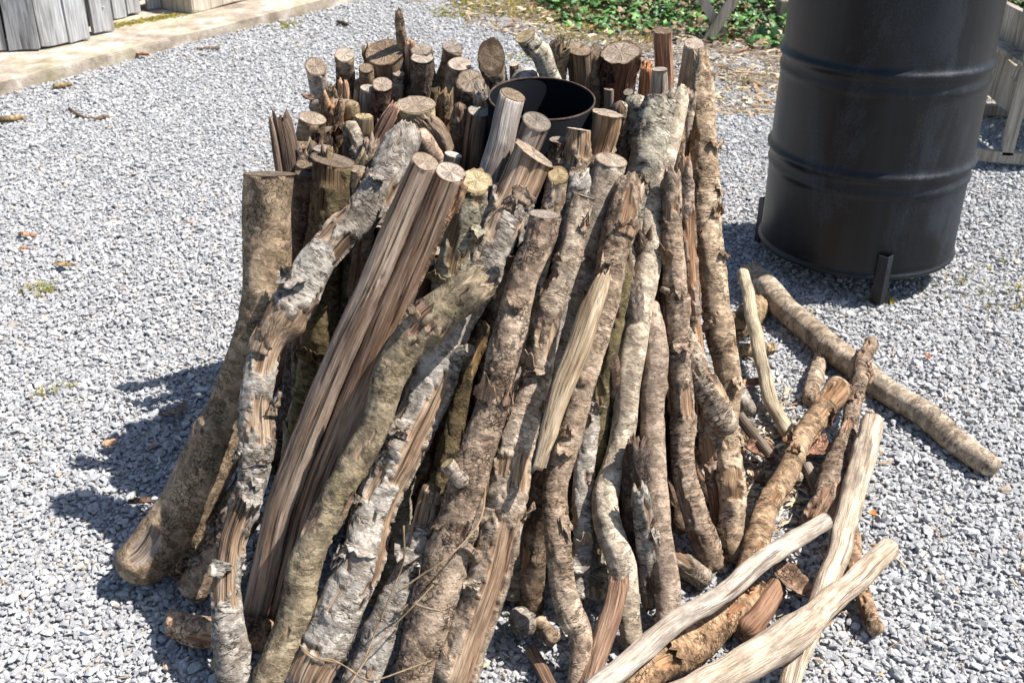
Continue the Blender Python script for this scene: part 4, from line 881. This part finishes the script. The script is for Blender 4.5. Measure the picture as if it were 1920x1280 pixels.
tb = block('timber_beam', a + ax * .75 + ay * .13, ax, ay, 1.5, .24, .30, BEIGE, None, 0, .008, 12, 12)
tag(tb, 'squared weathered timber beam lying on the edging right of the plank wall', 'beam')

# ---------------------------------------------------------------- ivy, moss, litter at the back
def leafy(name, col0, col1, spec=.35, trans=True):
    t = NT(name); rn = t.n('ShaderNodeObjectInfo').outputs['Random']; co = t.n('ShaderNodeTexCoord').outputs['Object']
    c = t.ramp(rn, [(0, col0), (.75, col1), (1, tuple(min(1, v * 1.8) for v in col1))])
    c = t.mix(t.ramp(t.voro(co, 3, 'DISTANCE_TO_EDGE'), [(0, .45), (.06, 0.0)]), c, tuple(min(1, v * 1.9 + .03) for v in col1))
    return t.done(c, .45, None, spec)
def ivy_leaf(k):
    r = random.Random(k); pts = [(0, -.35), (.22, -.5), (.52, -.28), (.34, -.02), (.42, .22), (.16, .22), (0, .62), (-.16, .22), (-.44, .2), (-.34, -.04), (-.5, -.3), (-.2, -.5)]
    pts = [(x * r.uniform(.85, 1.15), y * r.uniform(.9, 1.1)) for x, y in pts]
    V = [(0, -.1, .03)] + [(x, y, -.22 * abs(x) - .1 * y * y + r.uniform(-.03, .03)) for x, y in pts]; n = len(pts)
    F = [(0, 1 + i, 1 + (i + 1) % n) for i in range(n)]
    V += [(x, y, z - .015) for x, y, z in V]; F += [(a + n + 1, c + n + 1, b + n + 1) for a, b, c in F]
    me = bpy.data.meshes.new('ivy_leaf'); me.from_pydata(V, [], F); me.update(); return me
N = 60000
X = rng.uniform(-.6, 6.5, N); Y = rng.uniform(4.6, 9.8, N)
yi = np.interp(X, IXs, IYs) + .55 * (fbm(np.stack([X * 2.6, Y * 2.6, 0 * X], -1), 14, 3) - .5)
k = (Y > yi) & (rng.uniform(size=N) < sstep(-.02, .35, Y - yi) * .8 + .2); X, Y, yi = X[k], Y[k], yi[k]; N = len(X)
hh = np.minimum(.03 + sstep(0, 2.5, Y - yi) * .35, .45) * rng.uniform(.15, 1.0, N) * (.5 + fbm(np.stack([X * 4, Y * 4, 0 * X], -1), 15, 2))
sz = np.clip(rng.lognormal(math.log(.034), .38, N), .012, .07)
scatter('ivy', np.stack([X, Y, soil_h(X, Y) + hh + .01], -1), np.stack([rng.normal(.35, .45, N), rng.normal(0, .45, N), rng.uniform(0, 6.28, N)], -1), np.repeat(sz[:, None], 3, 1), rng.integers(0, 6, N),
        [ivy_leaf(k) for k in range(6)], [leafy('ivy_green', (.022, .06, .014), (.075, .17, .04)), leafy('ivy_green_light', (.04, .10, .022), (.12, .24, .06)), leafy('ivy_green', (.016, .045, .012), (.05, .12, .03)), leafy('dead_ivy', (.10, .06, .03), (.24, .16, .09), .15)])
def tuft(k):
    r = random.Random(k); V = []; F = []
    for _ in range(14):
        a = r.uniform(0, 6.28); l = r.uniform(.5, 1.1); d = r.uniform(.2, .8); x0, y0 = r.uniform(-.4, .4), r.uniform(-.4, .4); wv = .05
        b = len(V); dx, dy = math.cos(a) * d, math.sin(a) * d; px_, py_ = -math.sin(a) * wv, math.cos(a) * wv
        V += [(x0 - px_, y0 - py_, 0), (x0 + px_, y0 + py_, 0), (x0 + dx * .5 + px_ * .7, y0 + dy * .5 + py_ * .7, l * .6), (x0 + dx * .5 - px_ * .7, y0 + dy * .5 - py_ * .7, l * .6), (x0 + dx, y0 + dy, l)]
        F += [(b, b + 1, b + 2, b + 3), (b + 3, b + 2, b + 4)]
    me = bpy.data.meshes.new('tuft'); me.from_pydata(V, [], F); me.update(); return me
N = 16000
X = rng.uniform(-1.6, .75, N); Y = rng.uniform(5.7, 9.0, N); yb = np.interp(X, BXs, BYs)
side = (X - cA.x) * cn.x + (Y - cA.y) * cn.y
dn = fbm(np.stack([X * 3, Y * 3, 0 * X], -1), 18, 3)
k = (dn > .50 - .25 * sstep(-.2, .5, Y - yb)) & (Y > yb - .15) & (side < .02); X, Y = X[k], Y[k]; n1 = len(X)
# small scattered tufts elsewhere
spots = [(1885, 545, .16, 60), (545, 46, .07, 40), (85, 540, .05, 26), (735, 268, .05, 0), (1650, 560, .04, 14), (100, 735, .05, 10), (985, 105, .10, 60), (1395, 150, .2, 40)]
for (sx_, sy_, sr, sn) in spots:
    p = at_z(sx_, sy_); X = np.r_[X, p.x + rng.normal(0, sr * .6, sn)]; Y = np.r_[Y, p.y + rng.normal(0, sr * .6, sn)]
nk = 900; u_ = rng.uniform(0, 1, nk); q0, q1 = at_z(205, 55, .046), at_z(350, 30, .046); kx = q0.x + (q1.x - q0.x) * u_ + cn.x * rng.normal(.05, .035, nk); ky = q0.y + (q1.y - q0.y) * u_ + cn.y * rng.normal(.05, .035, nk)
ZM = np.r_[np.maximum(soil_h(X, Y), relief(X, Y)) + .006, np.full(nk, .044)]; X = np.r_[X, kx]; Y = np.r_[Y, ky]
N = len(X); sz = rng.uniform(.008, .022, N); sz[-nk:] *= .6
scatter('moss', np.stack([X, Y, ZM], -1), np.stack([rng.normal(0, .2, N), rng.normal(0, .2, N), rng.uniform(0, 6.28, N)], -1), np.repeat(sz[:, None], 3, 1), rng.integers(0, 5, N),
        [tuft(k) for k in range(5)], [leafy('yellow_moss', (.17, .13, .02), (.34, .27, .05), .1), leafy('olive_moss', (.12, .12, .02), (.26, .27, .06), .1)])
def sliver(k):
    r = random.Random(90 + k); n = 6; V = []; F = []; bend = r.uniform(-.2, .2); th = r.uniform(.02, .05); wd = th * (r.uniform(1, 4) if k % 2 else 1)
    for i in range(n):
        x = i / (n - 1) - .5; y = bend * (x * x * 4 - 1) + r.uniform(-.02, .02); z = r.uniform(-.01, .03)
        f = 1 - .5 * abs(x * 2) ** 3
        for q in range(5): a = q * 2 * math.pi / 5; V.append((x, y + math.cos(a) * wd * f, z + math.sin(a) * th * f))
    for i in range(n - 1):
        for q in range(5): F.append((i * 5 + q, i * 5 + (q + 1) % 5, i * 5 + 5 + (q + 1) % 5, i * 5 + 5 + q))
    F += [tuple(range(5))[::-1], tuple(range(n * 5 - 5, n * 5))]
    me = bpy.data.meshes.new('sliver'); me.from_pydata(V, [], F); me.update(); return me
def straw_mat(name, a, b, c):
    t = NT(name); rn = t.n('ShaderNodeObjectInfo').outputs['Random']; return t.done(t.ramp(rn, [(0, a), (.5, b), (1, c)]), .85, None, .2)
ST1 = straw_mat('dry_straw', (.22, .15, .085), (.42, .33, .21), (.62, .54, .40)); ST2 = straw_mat('dead_bark_crumb', (.06, .038, .024), (.19, .12, .07), (.40, .22, .10))
# litter in the soil strip, at the pile's foot and thinly over the stones
NA = 70000; X = rng.uniform(-.3, 5.5, NA); Y = rng.uniform(3.6, 8.5, NA); yb = np.interp(X, BXs, BYs); yi = np.interp(X, IXs, IYs)
k = (Y > yb - .25) & (Y < yi + .7); X, Y = X[k], Y[k]; S = rng.lognormal(math.log(.030), .55, len(X)) * .8
NB = 1700; a = rng.uniform(0, 6.28, NB); r = rng.uniform(.25, .78, NB); XB = PILE.x + np.cos(a) * r; YB = PILE.y + np.sin(a) * r; S2 = rng.uniform(.008, .030, NB)
NC = 1500; YC = rng.uniform(1.1, 6.5, NC); XC = rng.uniform(-1, 1, NC) * (.5 * YC + .3); kk = ((XC - cA.x) * cn.x + (YC - cA.y) * cn.y) < 0; XC, YC = XC[kk], YC[kk]; S3 = rng.uniform(.007, .022, len(XC))
ND = 700; p = at_z(1420, 870); XD = rng.normal(p.x, .10, ND); YD = rng.normal(p.y, .15, ND); S4 = rng.uniform(.008, .05, ND)
X = np.r_[X, XB, XC, XD]; Y = np.r_[Y, YB, YC, YD]; S = np.r_[S, S2, S3, S4]; N = len(X)
scatter('litter', np.stack([X, Y, np.maximum(soil_h(X, Y), relief(X, Y)) + .013 + .3 * S * 0], -1), np.stack([rng.normal(0, .2, N), rng.normal(0, .15, N), rng.uniform(0, 6.28, N)], -1), np.repeat(S[:, None], 3, 1), rng.integers(0, 8, N),
        [sliver(k) for k in range(8)], [ST1, ST2, ST1, ST1, ST2])

# ---------------------------------------------------------------- bits of bark and leaf lying on the gravel
def chip(label, style, px, py, Lpx, Wpx, ang, name='bark_piece', cat='bark', curl=.3, tint=(1, 1, 1), zl=.012):
    c = at_z(px, py, zl); dd = (c - CAMP).dot(FW); L = Lpx / FPX * dd; Wd = Wpx / FPX * dd; _seed[0] += 1; s_ = _seed[0]
    nu, nv = 15, 9; V = []; sc = []
    for lay in (0, 1):
        for u in range(nu):
            for v in range(nv):
                x = (u / (nu - 1) - .5) * L; y = (v / (nv - 1) - .5)
                wy = Wd * (1 - .5 * abs(2 * x / L) ** 3) * (.8 + .4 * float(vn(np.array([x * 90, s_ * 3.1, v // 5 * 7.0]), s_)))
                xx = x * (1 + .12 * (float(vn(np.array([y * 6, s_ * 1.7, 2.0]), s_)) - .5)); z_ = Wd * curl * (4 * y * y) * .5 + .08 * L * curl * (2 * x / L) ** 2 + .002 * float(vn(np.array([x * 200, y * 8, 0.0]), s_)) - lay * .0022
                V.append((xx, y * wy, z_)); sc.append((y * wy, z_ + s_, xx))
    g2 = nu * nv; F = []
    for u in range(nu - 1):
        for v in range(nv - 1):
            x = u * nv + v; F.append((x, x + nv, x + nv + 1, x + 1)); F.append((g2 + x, g2 + x + 1, g2 + x + nv + 1, g2 + x + nv))
    bd = [u * nv for u in range(nu)] + [(nu - 1) * nv + v for v in range(1, nv)] + [u * nv + nv - 1 for u in range(nu - 2, -1, -1)] + [v for v in range(nv - 2, 0, -1)]
    for x, y in zip(bd, bd[1:] + bd[:1]): F.append((y, x, g2 + x, g2 + y))
    o = mesh_obj(name, V, F, MAT[style], None, True, {'sc': ('FLOAT_VECTOR', sc), 'peel': ('FLOAT', np.zeros(len(V)))})
    o.location = c; o.rotation_euler = (R_(4), R_(3), ang); o.color = (*tint, 1); tag(o, label, cat); return o
chip('flat grey bark piece lying on shaded gravel left of the pile', 'plain', 328, 772, 60, 24, R_(55), tint=(1.0, 1.0, 1.05))
chip('thin russet curl of leaf lying at the edge of the concrete strip', 'moss', 262, 103, 42, 9, R_(-25), name='dead_leaf', cat='leaf', tint=(1.5, .9, .6), curl=.8)
chip('orange-brown bark scrap on the gravel near the left edge', 'brown', 52, 441, 36, 10, R_(-12), tint=(2.2, 1.3, .8))
chip('small brown scrap below the orange-brown bark scrap, near the left edge', 'brown', 46, 466, 20, 7, R_(-10), tint=(1.8, 1.1, .9))
chip('yellowed mossy scrap on the gravel at the left, middle height', 'moss', 118, 496, 36, 14, R_(-10), tint=(1.2, 1.1, .8))
chip('pale brown stone-sized bark flake above the shadow at the left', 'plain', 207, 832, 26, 20, R_(20), tint=(1.3, 1.0, .8))
chip('dark flat bark flake in the pile shadow at the lower left', 'brown', 262, 940, 42, 15, R_(15), tint=(1.1, .9, .8))
chip('large torn bark plate standing among the bleached sticks at the right', 'brown', 1486, 1092, 92, 48, R_(-62), tint=(1.3, 1.1, 1.0), zl=.035, curl=.5)
chip('dark red-brown torn bark piece right of the brown ringed stick', 'dark', 1530, 845, 80, 44, R_(40), tint=(2.6, 1.9, 1.6), zl=.03, curl=.6)
chip('curled brown bark piece at the foot of the tall right-edge stick', 'dark', 1425, 850, 60, 40, R_(-30), tint=(2.4, 1.8, 1.5), zl=.03, curl=.6)
chip('rusty bark curl lying behind the brown ringed stick', 'red', 1408, 722, 48, 22, R_(25), tint=(1.5, 1.1, .9), curl=.6)
chip('small orange leaf on gravel right of the bleached split stick', 'moss', 1637, 962, 13, 12, R_(20), name='dead_leaf', cat='leaf', tint=(2.2, .9, .4), curl=.4)
chip('tiny red-brown chip on open gravel below the black drum', 'moss', 1740, 668, 12, 9, R_(60), name='wood_chip', cat='wood chip', tint=(1.9, .7, .5), curl=.3)
lie('short twig piece on the gravel near the concrete strip', 'moss', [(100, 162, 9), (118, 160, 10), (135, 157, 9)], group='small twigs lying on the open gravel', tint=(1.2, 1.1, .9), name='twig', cat='twig')
lie('thick twig piece on the gravel at the far left edge', 'moss', [(-2, 224, 11), (22, 223, 12), (46, 220, 11)], group='small twigs lying on the open gravel', name='twig', cat='twig', tint=(1.1, 1, .8))
lie('bent thin twig on the gravel right of the far left twig', 'plain', [(130, 203, 4), (148, 216, 6), (172, 222, 5), (205, 219, 9)], group='small twigs lying on the open gravel', name='twig', cat='twig', tint=(.9, .75, .6), peelamt=0)
lie('grey twig on the gravel below the timber beam', 'brown', [(370, 92, 6), (392, 91, 8), (414, 91, 7)], group='small twigs lying on the open gravel', name='twig', cat='twig')
lie('blackened little stick on gravel left of the standing twisted twig', 'dark', [(632, 40, 5), (645, 44, 7), (654, 46, 6)], group='small twigs lying on the open gravel', name='twig', cat='twig')
# dry stems trailing over the front of the pile
def stem(label, pts, zs, wpx=3.5, tint=(1, 1, 1)):
    P = [at_z(x, y, z_) for (x, y), z_ in zip(pts, zs)]
    o, _ = stick_mesh('dry_stem', P, [depth_r(p, wpx) for p in P], 'pale', top='thin', tint=tint, wig=3, step=.008)
    tag(o, label, 'stem', 'dry stems trailing over the front of the pile')
TN = (.72, .6, .45)
stem('long dry stem rising straight beside the short charred-tip stick', [(757, 985), (757, 1050), (735, 1110), (705, 1180), (680, 1240), (640, 1300)], [.30, .24, .20, .15, .12, .09], 3.5, TN)
stem('dry stem crossing the dark bark of the branch-stub stick', [(910, 905), (905, 960), (885, 1000), (840, 1045), (790, 1078), (745, 1110)], [.34, .31, .29, .27, .25, .23], 3.5, TN)
stem('pale thick dry stem looping low across the front sticks', [(560, 1205), (590, 1230), (640, 1245), (670, 1265), (700, 1275), (760, 1255), (812, 1235)], [.18, .17, .16, .15, .15, .16, .17], 3, (.6, .5, .38))
stem('short light dry stem lying over the branch-stub stick near its foot', [(775, 1131), (800, 1140), (832, 1146)], [.21, .21, .21], 4, (.95, .85, .7))
stem('thin dry stem slanting over the foot of the yellow lichened branch', [(562, 1208), (585, 1232), (625, 1237), (668, 1262)], [.17, .16, .16, .15], 3, TN)
stem('faint dry stem running alongside the short charred-tip stick', [(812, 1095), (780, 1130), (745, 1165), (712, 1200), (690, 1230), (650, 1290)], [.22, .2, .17, .15, .13, .10], 3, TN)

# ---------------------------------------------------------------- trestle, post and garden chair at the back
def bar(name, p0, p1, wd, th, mat, parent, seed=0):
    d = (p1 - p0); L = d.length; d.normalize(); side = d.cross(Vector((0, 1, 0)) if abs(d.y) < .8 else Vector((1, 0, 0))).normalized(); up_ = side.cross(d)
    bm = bmesh.new(); bmesh.ops.create_cube(bm, size=1); bmesh.ops.subdivide_edges(bm, edges=[e for e in bm.edges if abs((e.verts[0].co - e.verts[1].co).z) > .5], cuts=10)
    for v in bm.verts:
        nz_ = (float(vn(np.array([v.co.z * 6, seed * 3.3, v.co.x]), seed)) - .5) * wd * .10
        v.co = side * (v.co.x * wd + nz_) + up_ * (v.co.y * th) + d * (v.co.z * L)
    bmesh.ops.bevel(bm, geom=[e for e in bm.edges if e.calc_face_angle(0) > .8], offset=.0025, segments=2, affect='EDGES')
    me = bpy.data.meshes.new(name); bm.to_mesh(me); bm.free(); me.materials.append(mat)
    o = bpy.data.objects.new(name, me); COL.objects.link(o); o.parent = parent; o.location = (p0 + p1) / 2 - parent.location
    return o
TIM = plank_mat('old_garden_timber', ((.13, .105, .08), (.30, .26, .205), (.48, .435, .37)))
tf = at_z(1328, 74); tr = empty('trestle', tf); tag(tr, 'old wooden trestle with crossed legs standing in the ivy', 'trestle')
def up_at(px, py, Y):
    d = ray(px, py); return CAMP + d * ((Y - CAMP.y) / d.y)
Y0 = tf.y
A = up_at(1374, 0, Y0 + .02); dA = (A - tf); bar('leg', tf - dA.normalized() * .04, tf + dA * 2.2, .05, .022, TIM, tr, 1)
A2 = up_at(1316, -2, Y0 + .05); B2 = at_z(1357, 66); dB = A2 - Vector((B2.x, Y0 + .05, B2.z)); q0 = Vector((B2.x, Y0 + .05, 0.0)); bar('leg', q0 + dB * .0, q0 + dB * 2.2, .045, .022, TIM, tr, 2)
bar('top_rail', tf + dA * 2.2 + Vector((-.25, .03, 0)), tf + dA * 2.2 + Vector((1.0, .03, 0)), .06, .04, TIM, tr, 3)
pf = at_z(1470, 50); po = empty('stump_post', pf); tag(po, 'short squared post in the ivy just left of the black drum', 'post')
block('post_body', pf + Vector((.02, .05, -.02)), Vector((1, 0, 0)), Vector((0, 1, 0)), .12, .10, .16, TIM, po, 0, .006, 21)

ch0 = at_z(1880, 312); ch = empty('garden_chair', ch0); tag(ch, 'weathered wooden garden rocking chair at the right edge behind the drum', 'chair')
CY = ch0.y
for k, dy in ((0, 0.0), (1, .62)):
    # curved runner lying on the stones
    pts = []; bm = bmesh.new()
    for i in range(25):
        u = i / 24; x = ch0.x - .16 + u * 1.05; zz = .012 + .16 * (u - .35) ** 2; pts.append((x, zz))
    vs = []
    for x, zz in pts:
        vs.append([bm.verts.new((x - ch0.x, dy + y_, zz + z_ - ch0.z)) for y_, z_ in ((-.017, 0), (.017, 0), (.017, .042), (-.017, .042))])
    for i in range(24):
        for q in range(4): bm.faces.new((vs[i][q], vs[i + 1][q], vs[i + 1][(q + 1) % 4], vs[i][(q + 1) % 4]))
    bm.faces.new(vs[0]); bm.faces.new(vs[-1][::-1]); bmesh.ops.recalc_face_normals(bm, faces=bm.faces)
    me = bpy.data.meshes.new('runner'); bm.to_mesh(me); bm.free(); me.materials.append(TIM); o = bpy.data.objects.new('runner', me); COL.objects.link(o); o.parent = ch
    o_ = ch0 + Vector((0, dy, 0))
    bar('leg', o_ + Vector((0, .0, .05)), o_ + Vector((.0, 0, .56)), .036, .034, TIM, ch, 4 + k)
    bar('leg', o_ + Vector((.52, 0, .05)), o_ + Vector((.30, 0, .62)), .05, .034, TIM, ch, 6 + k)
    bar('armrest', o_ + Vector((-.05, 0, .575)), o_ + Vector((.62, 0, .585)), .024, .07, TIM, ch, 8 + k)
    bar('side_rail', o_ + Vector((-.02, .035, .36)), o_ + Vector((.6, .035, .25)), .07, .022, TIM, ch, 10 + k)
    bar('back_post', o_ + Vector((.50, .035, .18)), o_ + Vector((.80, .035, 1.10)), .045, .03, TIM, ch, 12 + k)
for i in range(6):
    x = .02 + i * .095; bar('seat_slat', ch0 + Vector((x, -.01, .395 - x * .18)), ch0 + Vector((x, .63, .395 - x * .18)), .016, .085, TIM, ch, 20 + i)
for i in range(6):
    y = .06 + i * .10; bar('back_slat', ch0 + Vector((.50, y, .22)), ch0 + Vector((.79, y, 1.12)), .02, .08, TIM, ch, 30 + i)
bar('front_panel', ch0 + Vector((.045, .03, .26)), ch0 + Vector((.045, .60, .26)), .17, .02, TIM, ch, 40)
bar('front_panel', ch0 + Vector((.045, .03, .45)), ch0 + Vector((.045, .60, .45)), .16, .02, TIM, ch, 41)
